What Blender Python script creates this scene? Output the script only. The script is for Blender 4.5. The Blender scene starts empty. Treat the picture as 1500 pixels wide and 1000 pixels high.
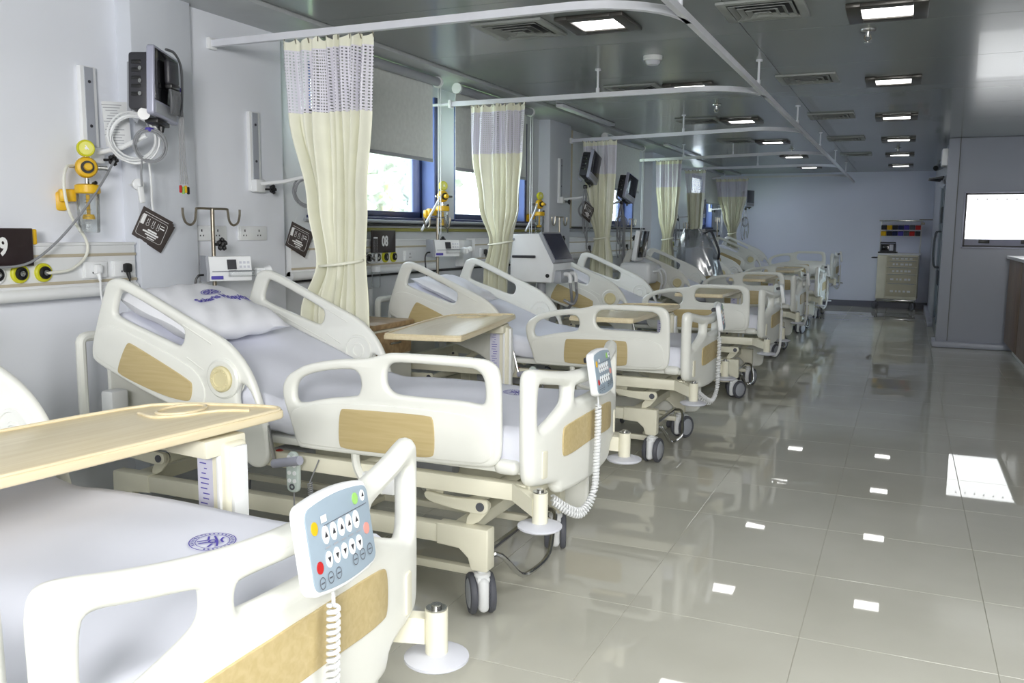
import bpy, bmesh, math, random
from mathutils import Vector, Matrix, Euler
random.seed(7)
SC = bpy.context.scene
COL = SC.collection
PI = math.pi
# ------------------------------------------------------------ camera, world, lights, exposure
def set_camera():
    f, W, H = 1285.0, 1500.0, 1000.0
    cam = bpy.data.cameras.new('camera'); co = bpy.data.objects.new('camera', cam); COL.objects.link(co)
    cam.sensor_width = 36.0; cam.lens = 36.0 * f / W; cam.clip_start = 0.02; cam.clip_end = 200
    # rows: world axes expressed in camera space (from the vanishing points of the ward)
    yc = Vector(((1328 - W / 2) / f, -(342 - H / 2) / f, -1.0))
    a = Vector((-1 / f, 0.0087 / f, 0.0))
    t = -(yc.dot(yc)) / (a.dot(yc))
    xc = -(yc + t * a)
    if xc.x < 0: xc = -xc
    xc.normalize(); yc.normalize(); zc = xc.cross(yc)
    m = Matrix((xc, yc, zc)).to_4x4()
    m.translation = Vector((0, 0, 1.37))
    co.matrix_world = m
    SC.camera = co
set_camera()
world = bpy.data.worlds.new('world'); SC.world = world; world.use_nodes = True
bgn = world.node_tree.nodes['Background']
bgn.inputs['Color'].default_value = (0.86, 0.93, 1.0, 1); bgn.inputs['Strength'].default_value = 7.0
def area_lamp(name, loc, target, size, power, color=(1, 1, 1)):
    l = bpy.data.lights.new(name, 'AREA'); l.shape = 'RECTANGLE'; l.size, l.size_y = size; l.energy = power; l.color = color
    o = bpy.data.objects.new(name, l); COL.objects.link(o); o.location = loc
    d = Vector(target) - Vector(loc); o.rotation_euler = d.to_track_quat('-Z', 'Y').to_euler()
    return o
area_lamp('camera_flash', (0.7, -2.2, 2.25), (-4.2, 2.6, 1.7), (1.2, 1.2), 238, (1.0, 0.99, 0.975))
area_lamp('bounce_flash', (0.75, 1.8, 2.45), (0.6, 2.1, 0.0), (1.8, 1.8), 62, (1.0, 0.995, 0.98))
PANEL_EMIT = 6.0
vs = SC.view_settings
vs.view_transform = 'Standard'; vs.look = 'None'; vs.gamma = 1.0; vs.use_curve_mapping = False
vs.exposure = 0.47
SC.display_settings.display_device = 'sRGB'
try:
    SC.cycles.use_denoising = True
    SC.cycles.max_bounces = 10; SC.cycles.diffuse_bounces = 5; SC.cycles.glossy_bounces = 5
    SC.cycles.transmission_bounces = 8; SC.cycles.transparent_max_bounces = 16
    SC.cycles.sample_clamp_indirect = 6.0
    SC.cycles.caustics_reflective = False; SC.cycles.caustics_refractive = False
except Exception:
    pass
# ------------------------------------------------------------ materials
def S(r, g, b):
    f = lambda c: (c / 12.92 if c <= 0.04045 else ((c + 0.055) / 1.055) ** 2.4)
    return (f(r / 255), f(g / 255), f(b / 255))
MATS = {}
def mat(name, col, rough=0.5, metal=0.0, spec=0.5, coat=0.0, var=0.06, vscale=6.0, bump=0.0, bscale=200.0, alpha=1.0, trans=0.0):
    if name in MATS: return MATS[name]
    m = bpy.data.materials.new(name); m.use_nodes = True; MATS[name] = m
    nt = m.node_tree; b = nt.nodes['Principled BSDF']
    b.inputs['Roughness'].default_value = rough; b.inputs['Metallic'].default_value = metal
    b.inputs['Specular IOR Level'].default_value = spec; b.inputs['Coat Weight'].default_value = coat
    b.inputs['Alpha'].default_value = alpha; b.inputs['Transmission Weight'].default_value = trans
    if trans > 0: b.inputs['IOR'].default_value = 1.15
    tc = nt.nodes.new('ShaderNodeTexCoord')
    n = nt.nodes.new('ShaderNodeTexNoise'); n.inputs['Scale'].default_value = vscale; n.inputs['Detail'].default_value = 3
    nt.links.new(tc.outputs['Object'], n.inputs['Vector'])
    r = nt.nodes.new('ShaderNodeValToRGB')
    r.color_ramp.elements[0].position = 0.3; r.color_ramp.elements[1].position = 0.7
    r.color_ramp.elements[0].color = (*[c * (1 - var) for c in col], 1)
    r.color_ramp.elements[1].color = (*[min(1, c * (1 + var * 0.5)) for c in col], 1)
    nt.links.new(n.outputs['Fac'], r.inputs['Fac']); nt.links.new(r.outputs['Color'], b.inputs['Base Color'])
    if bump > 0:
        n2 = nt.nodes.new('ShaderNodeTexNoise'); n2.inputs['Scale'].default_value = bscale; n2.inputs['Detail'].default_value = 2
        nt.links.new(tc.outputs['Object'], n2.inputs['Vector'])
        bp = nt.nodes.new('ShaderNodeBump'); bp.inputs['Strength'].default_value = bump; bp.inputs['Distance'].default_value = 0.004
        nt.links.new(n2.outputs['Fac'], bp.inputs['Height']); nt.links.new(bp.outputs['Normal'], b.inputs['Normal'])
    return m
def wood(name, c0, c1, rough=0.4, axis=(1, 12, 12), scale=3.0):
    if name in MATS: return MATS[name]
    m = bpy.data.materials.new(name); m.use_nodes = True; MATS[name] = m
    nt = m.node_tree; b = nt.nodes['Principled BSDF']; b.inputs['Roughness'].default_value = rough
    tc = nt.nodes.new('ShaderNodeTexCoord'); mp = nt.nodes.new('ShaderNodeMapping'); mp.inputs['Scale'].default_value = axis
    n = nt.nodes.new('ShaderNodeTexNoise'); n.inputs['Scale'].default_value = scale; n.inputs['Detail'].default_value = 5; n.inputs['Distortion'].default_value = 0.6
    r = nt.nodes.new('ShaderNodeValToRGB'); r.color_ramp.elements[0].position = 0.35; r.color_ramp.elements[1].position = 0.65
    r.color_ramp.elements[0].color = (*c0, 1); r.color_ramp.elements[1].color = (*c1, 1)
    nt.links.new(tc.outputs['Object'], mp.inputs['Vector']); nt.links.new(mp.outputs['Vector'], n.inputs['Vector'])
    nt.links.new(n.outputs['Fac'], r.inputs['Fac']); nt.links.new(r.outputs['Color'], b.inputs['Base Color'])
    return m
def emit(name, col, strength):
    if name in MATS: return MATS[name]
    m = bpy.data.materials.new(name); m.use_nodes = True; MATS[name] = m
    b = m.node_tree.nodes['Principled BSDF']; b.inputs['Base Color'].default_value = (*col, 1)
    b.inputs['Emission Color'].default_value = (*col, 1); b.inputs['Emission Strength'].default_value = strength
    return m
def glassy(name, tint, alpha_face=0.08, rough=0.02):
    """thin clear plastic / glass: mostly see-through with a glossy skin"""
    if name in MATS: return MATS[name]
    m = bpy.data.materials.new(name); m.use_nodes = True; MATS[name] = m
    nt = m.node_tree; nt.nodes.remove(nt.nodes['Principled BSDF']); out = nt.nodes['Material Output']
    t = nt.nodes.new('ShaderNodeBsdfTransparent'); t.inputs['Color'].default_value = (*tint, 1)
    g = nt.nodes.new('ShaderNodeBsdfGlossy'); g.inputs['Roughness'].default_value = rough
    lw = nt.nodes.new('ShaderNodeLayerWeight'); lw.inputs['Blend'].default_value = 0.25
    mth = nt.nodes.new('ShaderNodeMath'); mth.operation = 'MULTIPLY_ADD'; mth.inputs[1].default_value = 0.6; mth.inputs[2].default_value = alpha_face
    mx = nt.nodes.new('ShaderNodeMixShader')
    nt.links.new(lw.outputs['Fresnel'], mth.inputs[0]); nt.links.new(mth.outputs[0], mx.inputs['Fac'])
    nt.links.new(t.outputs[0], mx.inputs[1]); nt.links.new(g.outputs[0], mx.inputs[2]); nt.links.new(mx.outputs[0], out.inputs['Surface'])
    return m
M_PLASTIC = mat('bed_plastic', S(232, 233, 227), 0.32, coat=0.1, var=0.03)
M_CREAM = mat('cream_powder_coat', S(230, 227, 208), 0.42, var=0.05)
M_WHITE = mat('white_plastic', S(236, 238, 240), 0.35, var=0.03)
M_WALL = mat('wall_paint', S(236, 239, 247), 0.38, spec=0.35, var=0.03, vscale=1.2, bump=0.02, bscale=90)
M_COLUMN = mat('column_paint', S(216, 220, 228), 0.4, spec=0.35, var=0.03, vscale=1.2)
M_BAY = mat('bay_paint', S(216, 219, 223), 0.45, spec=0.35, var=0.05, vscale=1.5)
M_CEIL = mat('ceiling_panel', S(128, 134, 134), 0.22, metal=0.0, spec=0.45, coat=0.12, var=0.03, vscale=0.8)
M_JOINT = mat('joint_grey', S(120, 122, 122), 0.6)
M_SHEET = mat('white_sheet', S(228, 230, 241), 0.8, spec=0.15, var=0.03, vscale=3, bump=0.12, bscale=14)
M_PILLOW = mat('pillow_cover', S(236, 237, 243), 0.8, spec=0.15, var=0.03, bump=0.15, bscale=12)
M_WOOD = wood('beech_panel', S(186, 167, 120), S(196, 178, 133), 0.4, (1.5, 24, 24), 2.5)
M_TABLE = wood('table_laminate', S(222, 207, 172), S(231, 218, 186), 0.3, (22, 1.2, 22), 2.5)
M_DARKWOOD = wood('counter_wood', S(84, 62, 44), S(124, 96, 70), 0.35, (10, 10, 1.5), 2.0)
M_LOCKER = wood('locker_top_wood', S(150, 122, 88), S(178, 150, 112), 0.4, (2, 12, 12), 2.0)
M_CHROME = mat('chrome', S(190, 190, 188), 0.2, metal=1.0, var=0.03)
M_STEEL = mat('dull_steel', S(150, 142, 128), 0.32, metal=0.9)
M_BLACK = mat('black_plastic', S(24, 24, 26), 0.4)
M_DARK = mat('charcoal_plastic', S(52, 52, 58), 0.45)
M_TYRE = mat('grey_tyre', S(88, 90, 98), 0.55)
M_HUB = mat('grey_hub', S(172, 176, 184), 0.45)
M_GREY = mat('grey_plastic', S(160, 163, 170), 0.45)
M_LILAC = mat('pale_grey_disc', S(204, 206, 216), 0.4)
M_CTRL = mat('control_face', S(150, 166, 180), 0.4, var=0.02)
M_YELLOW = mat('yellow_plastic', S(226, 180, 30), 0.4)
M_LIME = mat('yellow_green', S(206, 204, 40), 0.45)
M_RED = mat('red_plastic', S(190, 40, 40), 0.4)
M_GREEN = mat('green_plastic', S(150, 200, 110), 0.4)
M_PINK = mat('pink_button', S(226, 150, 140), 0.4)
M_BLUE = mat('navy_frame', S(38, 48, 92), 0.4)
M_BLUEREV = mat('blue_reveal', S(96, 118, 178), 0.5)
M_PURPLE = mat('purple_print', S(84, 74, 170), 0.7, var=0.02)
M_INK = mat('white_print', S(240, 240, 240), 0.6, var=0.0)
M_BROWN = mat('dark_brown_sign', S(44, 32, 34), 0.4, var=0.03)
M_CARD = mat('grey_brown_card', S(70, 62, 60), 0.5, var=0.05)
M_CURTAIN = mat('cream_curtain', S(238, 238, 221), 0.85, spec=0.1, var=0.04, vscale=9)
M_BLIND = mat('grey_blind_fabric', S(224, 227, 224), 0.85, spec=0.1, var=0.06, vscale=30)
M_CABLE = mat('grey_cable', S(140, 142, 146), 0.45)
M_CABLEW = mat('white_cable', S(222, 224, 226), 0.4)
M_STRIPE = mat('beige_stripe', S(196, 186, 164), 0.5)
M_MSCREEN = mat('monitor_screen', S(22, 23, 26), 0.08, spec=0.7)
M_SILVER = mat('silver_grey_bezel', S(176, 178, 196), 0.35, metal=0.2)
M_OLIVE = mat('olive_pipe', S(150, 146, 70), 0.5)
M_RAIL = mat('track_aluminium', S(226, 228, 236), 0.35, spec=0.5)
M_CLEAR = glassy('clear_jar', (0.97, 0.98, 0.98), 0.03)
M_GLASS = glassy('window_glass', (0.96, 0.98, 0.99), 0.04)
M_DOORGLASS = glassy('door_glass', (0.75, 0.8, 0.82), 0.12)
M_LIT = emit('lit_diffuser', (1, 0.99, 0.97), PANEL_EMIT)
M_SCREEN = emit('lit_viewbox', (0.97, 0.99, 1.0), 2.2)
M_FIXTURE = mat('fixture_frame', S(70, 68, 64), 0.35, metal=0.4)
M_FOLIAGE = mat('foliage', S(240, 246, 230), 0.7, var=0.35, vscale=3)
M_BARK = mat('bark', S(110, 90, 70), 0.8)
M_COVER = glassy('dust_cover', (0.62, 0.64, 0.70), 0.30, 0.25)
M_PAPER = mat('paper', S(226, 228, 230), 0.7)
M_TILE = None
def floor_mat():
    m = bpy.data.materials.new('polished_floor_tile'); m.use_nodes = True; MATS['tile'] = m
    nt = m.node_tree; b = nt.nodes['Principled BSDF']
    b.inputs['Roughness'].default_value = 0.022; b.inputs['Specular IOR Level'].default_value = 0.5
    tc = nt.nodes.new('ShaderNodeTexCoord'); geo = nt.nodes.new('ShaderNodeNewGeometry')
    n = nt.nodes.new('ShaderNodeTexNoise'); n.inputs['Scale'].default_value = 1.7; n.inputs['Detail'].default_value = 4
    r = nt.nodes.new('ShaderNodeValToRGB'); r.color_ramp.elements[0].position = 0.3; r.color_ramp.elements[1].position = 0.7
    r.color_ramp.elements[0].color = (*S(192, 191, 180), 1); r.color_ramp.elements[1].color = (*S(204, 203, 193), 1)
    nt.links.new(geo.outputs['Position'], n.inputs['Vector']); nt.links.new(n.outputs['Fac'], r.inputs['Fac']); nt.links.new(r.outputs['Color'], b.inputs['Base Color'])
    n2 = nt.nodes.new('ShaderNodeTexNoise'); n2.inputs['Scale'].default_value = 2.2; n2.inputs['Detail'].default_value = 1
    bp = nt.nodes.new('ShaderNodeBump'); bp.inputs['Strength'].default_value = 0.002; bp.inputs['Distance'].default_value = 0.01
    nt.links.new(geo.outputs['Position'], n2.inputs['Vector']); nt.links.new(n2.outputs['Fac'], bp.inputs['Height']); nt.links.new(bp.outputs['Normal'], b.inputs['Normal'])
    return m
M_TILE = floor_mat()
def net_mat():
    m = bpy.data.materials.new('curtain_net'); m.use_nodes = True
    nt = m.node_tree; b = nt.nodes['Principled BSDF']; b.inputs['Base Color'].default_value = (*S(228, 226, 236), 1); b.inputs['Roughness'].default_value = 0.8
    uv = nt.nodes.new('ShaderNodeUVMap'); sep = nt.nodes.new('ShaderNodeSeparateXYZ'); nt.links.new(uv.outputs['UV'], sep.inputs[0])
    outs = []
    for k in ('X', 'Y'):
        f = nt.nodes.new('ShaderNodeMath'); f.operation = 'FRACT'; nt.links.new(sep.outputs[k], f.inputs[0])
        l = nt.nodes.new('ShaderNodeMath'); l.operation = 'LESS_THAN'; l.inputs[1].default_value = 0.55; nt.links.new(f.outputs[0], l.inputs[0]); outs.append(l)
    mx = nt.nodes.new('ShaderNodeMath'); mx.operation = 'MAXIMUM'
    nt.links.new(outs[0].outputs[0], mx.inputs[0]); nt.links.new(outs[1].outputs[0], mx.inputs[1]); nt.links.new(mx.outputs[0], b.inputs['Alpha'])
    return m
M_NET = net_mat()
# ------------------------------------------------------------ mesh helpers
def frame_from(d):
    d = d.normalized(); up = Vector((0, 0, 1)) if abs(d.z) < 0.9 else Vector((1, 0, 0))
    a = d.cross(up).normalized(); return a, d.cross(a).normalized()
class MB:
    def __init__(s): s.bm = bmesh.new()
    def box(s, c, size, rot=None, bev=0.0, seg=2):
        m = Matrix.Translation(Vector(c))
        if rot is not None: m = m @ (rot.to_4x4() if isinstance(rot, Matrix) else Euler(rot).to_matrix().to_4x4())
        r = bmesh.ops.create_cube(s.bm, size=1.0, matrix=m @ Matrix.Diagonal((*size, 1)))
        if bev > 0:
            es = {e for v in r['verts'] for e in v.link_edges}
            bmesh.ops.bevel(s.bm, geom=list(es), offset=min(bev, min(size) * 0.49), segments=seg, profile=0.5, affect='EDGES')
        return s
    def cyl(s, p0, p1, r0, r1=None, seg=16, caps=True):
        p0, p1 = Vector(p0), Vector(p1); r1 = r0 if r1 is None else r1
        a, b = frame_from(p1 - p0); rings = []
        for p, r in ((p0, r0), (p1, r1)):
            rings.append([s.bm.verts.new(p + a * (r * math.cos(2 * PI * k / seg)) + b * (r * math.sin(2 * PI * k / seg))) for k in range(seg)])
        for k in range(seg):
            s.bm.faces.new((rings[0][k], rings[0][(k + 1) % seg], rings[1][(k + 1) % seg], rings[1][k]))
        if caps: s.bm.faces.new(rings[0]); s.bm.faces.new(rings[1])
        return s
    def tube(s, pts, r, seg=8, closed=False, caps=True):
        pts = [Vector(p) for p in pts]; n = len(pts); rings = []
        T = []
        for i in range(n):
            if closed: t = pts[(i + 1) % n] - pts[i - 1]
            else: t = pts[min(i + 1, n - 1)] - pts[max(i - 1, 0)]
            T.append(t.normalized() if t.length > 1e-9 else Vector((0, 0, 1)))
        a, b = frame_from(T[0])
        for i in range(n):
            a = (a - T[i] * a.dot(T[i]))
            a = a.normalized() if a.length > 1e-6 else frame_from(T[i])[0]
            b = T[i].cross(a)
            rr = r[i] if isinstance(r, (list, tuple)) else r
            rings.append([s.bm.verts.new(pts[i] + a * (rr * math.cos(2 * PI * k / seg)) + b * (rr * math.sin(2 * PI * k / seg))) for k in range(seg)])
        for i in range(n if closed else n - 1):
            A, B = rings[i], rings[(i + 1) % n]
            for k in range(seg): s.bm.faces.new((A[k], A[(k + 1) % seg], B[(k + 1) % seg], B[k]))
        if caps and not closed: s.bm.faces.new(rings[0]); s.bm.faces.new(rings[-1])
        return s
    def lathe(s, prof, o, axis=(0, 0, 1), seg=20):
        o, d = Vector(o), Vector(axis).normalized(); a, b = frame_from(d); rings = []
        for r, h in prof:
            if r < 1e-5: rings.append([s.bm.verts.new(o + d * h)])
            else: rings.append([s.bm.verts.new(o + d * h + a * (r * math.cos(2 * PI * k / seg)) + b * (r * math.sin(2 * PI * k / seg))) for k in range(seg)])
        for A, B in zip(rings, rings[1:]):
            for k in range(seg):
                q = [A[k % len(A)], A[(k + 1) % len(A)], B[(k + 1) % len(B)], B[k % len(B)]]
                u = []
                for v in q:
                    if v not in u: u.append(v)
                if len(u) >= 3: s.bm.faces.new(u)
        return s
    def ball(s, c, r, sub=2, sc=(1, 1, 1)):
        bmesh.ops.create_icosphere(s.bm, subdivisions=sub, radius=r, matrix=Matrix.Translation(Vector(c)) @ Matrix.Diagonal((*sc, 1)))
        return s
    def prism(s, poly, fn, d0, d1):
        A = [s.bm.verts.new(fn(u, v, d0)) for u, v in poly]; B = [s.bm.verts.new(fn(u, v, d1)) for u, v in poly]; n = len(poly)
        s.bm.faces.new(A); s.bm.faces.new(B)
        for k in range(n): s.bm.faces.new((A[k], A[(k + 1) % n], B[(k + 1) % n], B[k]))
        return s
    def add_mesh(s, me, m=None):
        t = bmesh.new(); t.from_mesh(me)
        if m is not None: bmesh.ops.transform(t, matrix=m, verts=t.verts)
        tmp = bpy.data.meshes.new('t'); t.to_mesh(tmp); t.free(); s.bm.from_mesh(tmp); bpy.data.meshes.remove(tmp)
        return s
    def build(s, name, m, parent=None, smooth=35, recalc=True):
        if recalc: bmesh.ops.recalc_face_normals(s.bm, faces=s.bm.faces)
        me = bpy.data.meshes.new(name); s.bm.to_mesh(me); s.bm.free()
        me.materials.append(m)
        if smooth:
            me.polygons.foreach_set('use_smooth', [True] * len(me.polygons)); me.set_sharp_from_angle(angle=math.radians(smooth))
        o = bpy.data.objects.new(name, me); COL.objects.link(o)
        if parent is not None: o.parent = parent
        return o
def empty(name, label, cat, loc=(0, 0, 0), rz=0.0, group=None):
    o = bpy.data.objects.new(name, None); COL.objects.link(o); o.location = loc; o.rotation_euler = (0, 0, rz); o.empty_display_size = 0.1
    o['label'] = label; o['category'] = cat
    if group: o['group'] = group
    return o
def tag(o, label, cat, group=None):
    o['label'] = label; o['category'] = cat
    if group: o['group'] = group
    return o
def struct(o): o['kind'] = 'structure'; return o
def stuff(o): o['kind'] = 'stuff'; return o
def copy_tree(o, parent=None):
    c = o.copy(); COL.objects.link(c); c.parent = parent
    for ch in o.children: copy_tree(ch, c)
    return c
def dup(o, loc, label, rz=None, group=None):
    c = copy_tree(o); c.location = loc; c['label'] = label
    if rz is not None: c.rotation_euler = (0, 0, rz)
    if group: c['group'] = group
    return c
def chaikin(pts, it=2, closed=True):
    for _ in range(it):
        q = []; n = len(pts)
        for i in range(n if closed else n - 1):
            a, b = pts[i], pts[(i + 1) % n]
            q += [tuple(a[k] * .75 + b[k] * .25 for k in range(len(a))), tuple(a[k] * .25 + b[k] * .75 for k in range(len(a)))]
        if not closed: q = [pts[0]] + q + [pts[-1]]
        pts = q
    return pts
def rrect(u0, v0, u1, v1, r, n=4):
    out = []
    for cu, cv, a0 in ((u1 - r, v1 - r, 0), (u0 + r, v1 - r, 90), (u0 + r, v0 + r, 180), (u1 - r, v0 + r, 270)):
        for k in range(n + 1):
            a = math.radians(a0 + 90 * k / n); out.append((cu + r * math.cos(a), cv + r * math.sin(a)))
    return out
def plate(outline, holes, thick, bev, fn, cuts=()):
    """filled 2D shape with holes, rounded edges; fn maps (u,v,w) to space. returns MB"""
    cu = bpy.data.curves.new('p', 'CURVE'); cu.dimensions = '2D'; cu.fill_mode = 'BOTH'
    cu.extrude = max(thick / 2 - bev, 1e-4); cu.bevel_depth = bev; cu.bevel_resolution = 2; cu.offset = -bev
    for pts in [outline] + list(holes):
        sp = cu.splines.new('POLY'); sp.points.add(len(pts) - 1); sp.use_cyclic_u = True
        for i, (u, v) in enumerate(pts): sp.points[i].co = (u, v, 0, 1)
    ob = bpy.data.objects.new('p', cu); me = bpy.data.meshes.new_from_object(ob)
    bpy.data.objects.remove(ob)
    b = MB(); b.bm.from_mesh(me); bpy.data.meshes.remove(me); bpy.data.curves.remove(cu)
    bmesh.ops.remove_doubles(b.bm, verts=b.bm.verts, dist=1e-5)
    for ax, val in cuts:
        no = Vector((1, 0, 0)) if ax == 0 else Vector((0, 1, 0)); co = no * val
        bmesh.ops.bisect_plane(b.bm, geom=list(b.bm.verts) + list(b.bm.edges) + list(b.bm.faces), plane_co=co, plane_no=no, dist=1e-5)
    for v in b.bm.verts: v.co = Vector(fn(v.co.x, v.co.y, v.co.z))
    return b
def text_mesh(txt, size, bold=0.0, extrude=0.0008):
    cu = bpy.data.curves.new('t', 'FONT'); cu.body = txt; cu.size = size; cu.align_x = 'CENTER'; cu.align_y = 'CENTER'; cu.extrude = extrude; cu.offset = bold
    cu.resolution_u = 3
    ob = bpy.data.objects.new('t', cu); me = bpy.data.meshes.new_from_object(ob)
    bpy.data.objects.remove(ob); bpy.data.curves.remove(cu)
    return me
def helix(p0, p1, r, turns, n=10, sag=0.0):
    p0, p1 = Vector(p0), Vector(p1); a, b = frame_from(p1 - p0); N = turns * n; out = []
    for i in range(N + 1):
        t = i / N; ang = 2 * PI * turns * t
        out.append(p0.lerp(p1, t) + a * (r * math.cos(ang)) + b * (r * math.sin(ang)) + Vector((0, 0, -sag * 4 * t * (1 - t))))
    return out
def helix_path(path, r, turns, n=8):
    P = [Vector(p) for p in path]; L = [0]
    for a, b in zip(P, P[1:]): L.append(L[-1] + (b - a).length)
    out = []; N = turns * n
    for i in range(N + 1):
        s_ = L[-1] * i / N; k = 0
        while k < len(P) - 2 and L[k + 1] < s_: k += 1
        d = P[k + 1] - P[k]; p = P[k] + d * ((s_ - L[k]) / max(1e-9, L[k + 1] - L[k])); a, b = frame_from(d); ang = 2 * PI * i / n
        out.append(p + a * (r * math.cos(ang)) + b * (r * math.sin(ang)))
    return out
def spline(pts, n=6):
    P = [Vector(p) for p in pts]; P = [P[0] * 2 - P[1]] + P + [P[-1] * 2 - P[-2]]; out = []
    for i in range(1, len(P) - 2):
        for k in range(n):
            t = k / n; a, b, c, d = P[i - 1], P[i], P[i + 1], P[i + 2]
            out.append(0.5 * ((2 * b) + (c - a) * t + (2 * a - 5 * b + 4 * c - d) * t * t + (3 * b - a - 3 * c + d) * t ** 3))
    out.append(P[-2]); return out
# ------------------------------------------------------------ room shell
CZ = 2.5
def box_obj(name, x0, x1, y0, y1, z0, z1, m, parent=None, bev=0.0):
    return MB().box(((x0 + x1) / 2, (y0 + y1) / 2, (z0 + z1) / 2), (x1 - x0, y1 - y0, z1 - z0), bev=bev).build(name, m, parent)
def multi(name, boxes, m, parent=None, bev=0.0):
    b = MB()
    for x0, x1, y0, y1, z0, z1 in boxes: b.box(((x0 + x1) / 2, (y0 + y1) / 2, (z0 + z1) / 2), (x1 - x0, y1 - y0, z1 - z0), bev=bev)
    return b.build(name, m, parent)
# floor: grout slab + one object per polished tile
grout = mat('grout', S(176, 174, 162), 0.6)
floor = struct(box_obj('floor', -3.6, 4.2, -4.2, 18.0, -0.12, -0.0025, grout))
tile0 = None
for i in range(10):
    for j in range(28):
        x, y = -3.255 + 0.6 * i, 1.2 + 0.6 * j
        if tile0 is None:
            tile0 = MB().box((0.3, 0.3, -0.01), (0.5978, 0.5978, 0.02), bev=0.0009, seg=1).build('tile', M_TILE, floor); t = tile0
        else:
            t = tile0.copy(); COL.objects.link(t); t.parent = floor
        t.location = (x, y, 0)
b = MB()
for i in range(-1, 13):
    for j in range(-7, 30):
        if 0 <= i < 10 and 2 <= j < 30: continue
        x0, x1 = -3.255 + 0.6 * i, -3.255 + 0.6 * (i + 1); y0, y1 = 0.6 * j, 0.6 * (j + 1)
        x0, x1, y0, y1 = max(x0, -3.59), min(x1, 4.19), max(y0, -4.19), min(y1, 17.99)
        if x1 - x0 < 0.05 or y1 - y0 < 0.05: continue
        b.box(((x0 + x1) / 2, (y0 + y1) / 2, -0.01), (x1 - x0 - 0.0045, y1 - y0 - 0.0045, 0.02))
stuff(b.build('outer_tiles', M_TILE, floor))
# ceiling: slab + metal panels with recessed joints
mat('ceiling_joint', S(96, 100, 100), 0.6)
ceil = struct(box_obj('ceiling', -3.6, 4.2, -4.2, 18.0, CZ + 0.012, CZ + 0.1, MATS['ceiling_joint']))
def ceil_panel(x0, x1, y0, y1):
    return MB().box(((x0 + x1) / 2, (y0 + y1) / 2, CZ + 0.008), (x1 - x0 - 0.003, y1 - y0 - 0.003, 0.016), bev=0.0015, seg=1).build('ceiling_panel', M_CEIL, ceil)
for xa, xb in ((-3.02, -0.9), (-0.9, 1.22), (1.22, 4.18)):
    for k in range(14): ceil_panel(xa, xb, 1.85 + 1.15 * k, 1.85 + 1.15 * (k + 1))
ceil_panel(-3.02, 4.18, -4.18, -1.0); ceil_panel(-3.02, 4.18, -1.0, 1.85)
struct(box_obj('trim_1', -3.6, -3.03, -4.2, 17.9, CZ - 0.022, CZ + 0.02, mat('ceiling_border', S(176, 180, 182), 0.3, spec=0.5), bev=0.003))
# left wall: plain stretch, shallow column, plain stretch, then window bays
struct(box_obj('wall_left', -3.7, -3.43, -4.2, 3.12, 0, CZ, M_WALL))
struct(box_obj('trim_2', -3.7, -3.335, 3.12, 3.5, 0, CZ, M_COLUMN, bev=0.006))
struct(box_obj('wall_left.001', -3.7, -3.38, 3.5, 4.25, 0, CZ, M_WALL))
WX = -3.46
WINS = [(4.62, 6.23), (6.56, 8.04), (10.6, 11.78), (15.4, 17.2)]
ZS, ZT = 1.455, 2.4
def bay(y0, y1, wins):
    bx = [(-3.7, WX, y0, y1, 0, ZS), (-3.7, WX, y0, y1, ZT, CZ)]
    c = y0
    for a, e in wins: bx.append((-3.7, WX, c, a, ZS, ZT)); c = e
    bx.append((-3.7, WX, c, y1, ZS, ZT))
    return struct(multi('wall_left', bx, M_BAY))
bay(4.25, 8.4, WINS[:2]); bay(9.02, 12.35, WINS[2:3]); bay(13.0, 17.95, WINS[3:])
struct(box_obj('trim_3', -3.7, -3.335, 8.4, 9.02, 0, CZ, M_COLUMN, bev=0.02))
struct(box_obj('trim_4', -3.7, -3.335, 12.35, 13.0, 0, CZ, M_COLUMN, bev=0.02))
struct(box_obj('wall_back', -3.7, 0.6, 17.8, 18.0, 0, CZ, mat('back_wall_paint', S(222, 228, 246), 0.45, spec=0.3, var=0.03, vscale=1.0)))
struct(box_obj('baseboard_back', -3.4, 0.42, 17.775, 17.8, 0, 0.11, mat('baseboard_dark', S(92, 96, 112), 0.4)))
M_RW = mat('right_wall_panel', S(176, 180, 192), 0.32, spec=0.45, var=0.03, vscale=1.0)
struct(multi('wall_right', [(0.42, 0.62, 11.95, 12.25, 0, CZ), (0.42, 0.62, 14.35, 17.9, 0, CZ), (0.42, 0.62, 12.25, 14.35, 2.12, CZ)], M_RW))
struct(box_obj('wall_return', 0.40, 4.2, 11.85, 12.05, 0, CZ, M_RW, bev=0.01))
struct(box_obj('baseboard_right', 0.36, 4.1, 11.78, 11.86, 0, 0.075, mat('baseboard_light', S(186, 190, 204), 0.35), bev=0.02))
struct(multi('baseboard_right.001', [(0.36, 0.43, 11.84, 12.25, 0, 0.075), (0.36, 0.43, 14.35, 17.78, 0, 0.075)], MATS['baseboard_light'], bev=0.01))
struct(box_obj('wall_right.001', 4.1, 4.3, -4.2, 12.0, 0, CZ, M_WALL))
struct(box_obj('wall_front', -3.7, 4.3, -4.3, -4.1, 0, CZ, M_WALL))
# wall panel joints on the return wall
struct(box_obj('trim_5', 0.52, 0.53, 11.843, 11.852, 0.08, CZ, M_JOINT))
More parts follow.
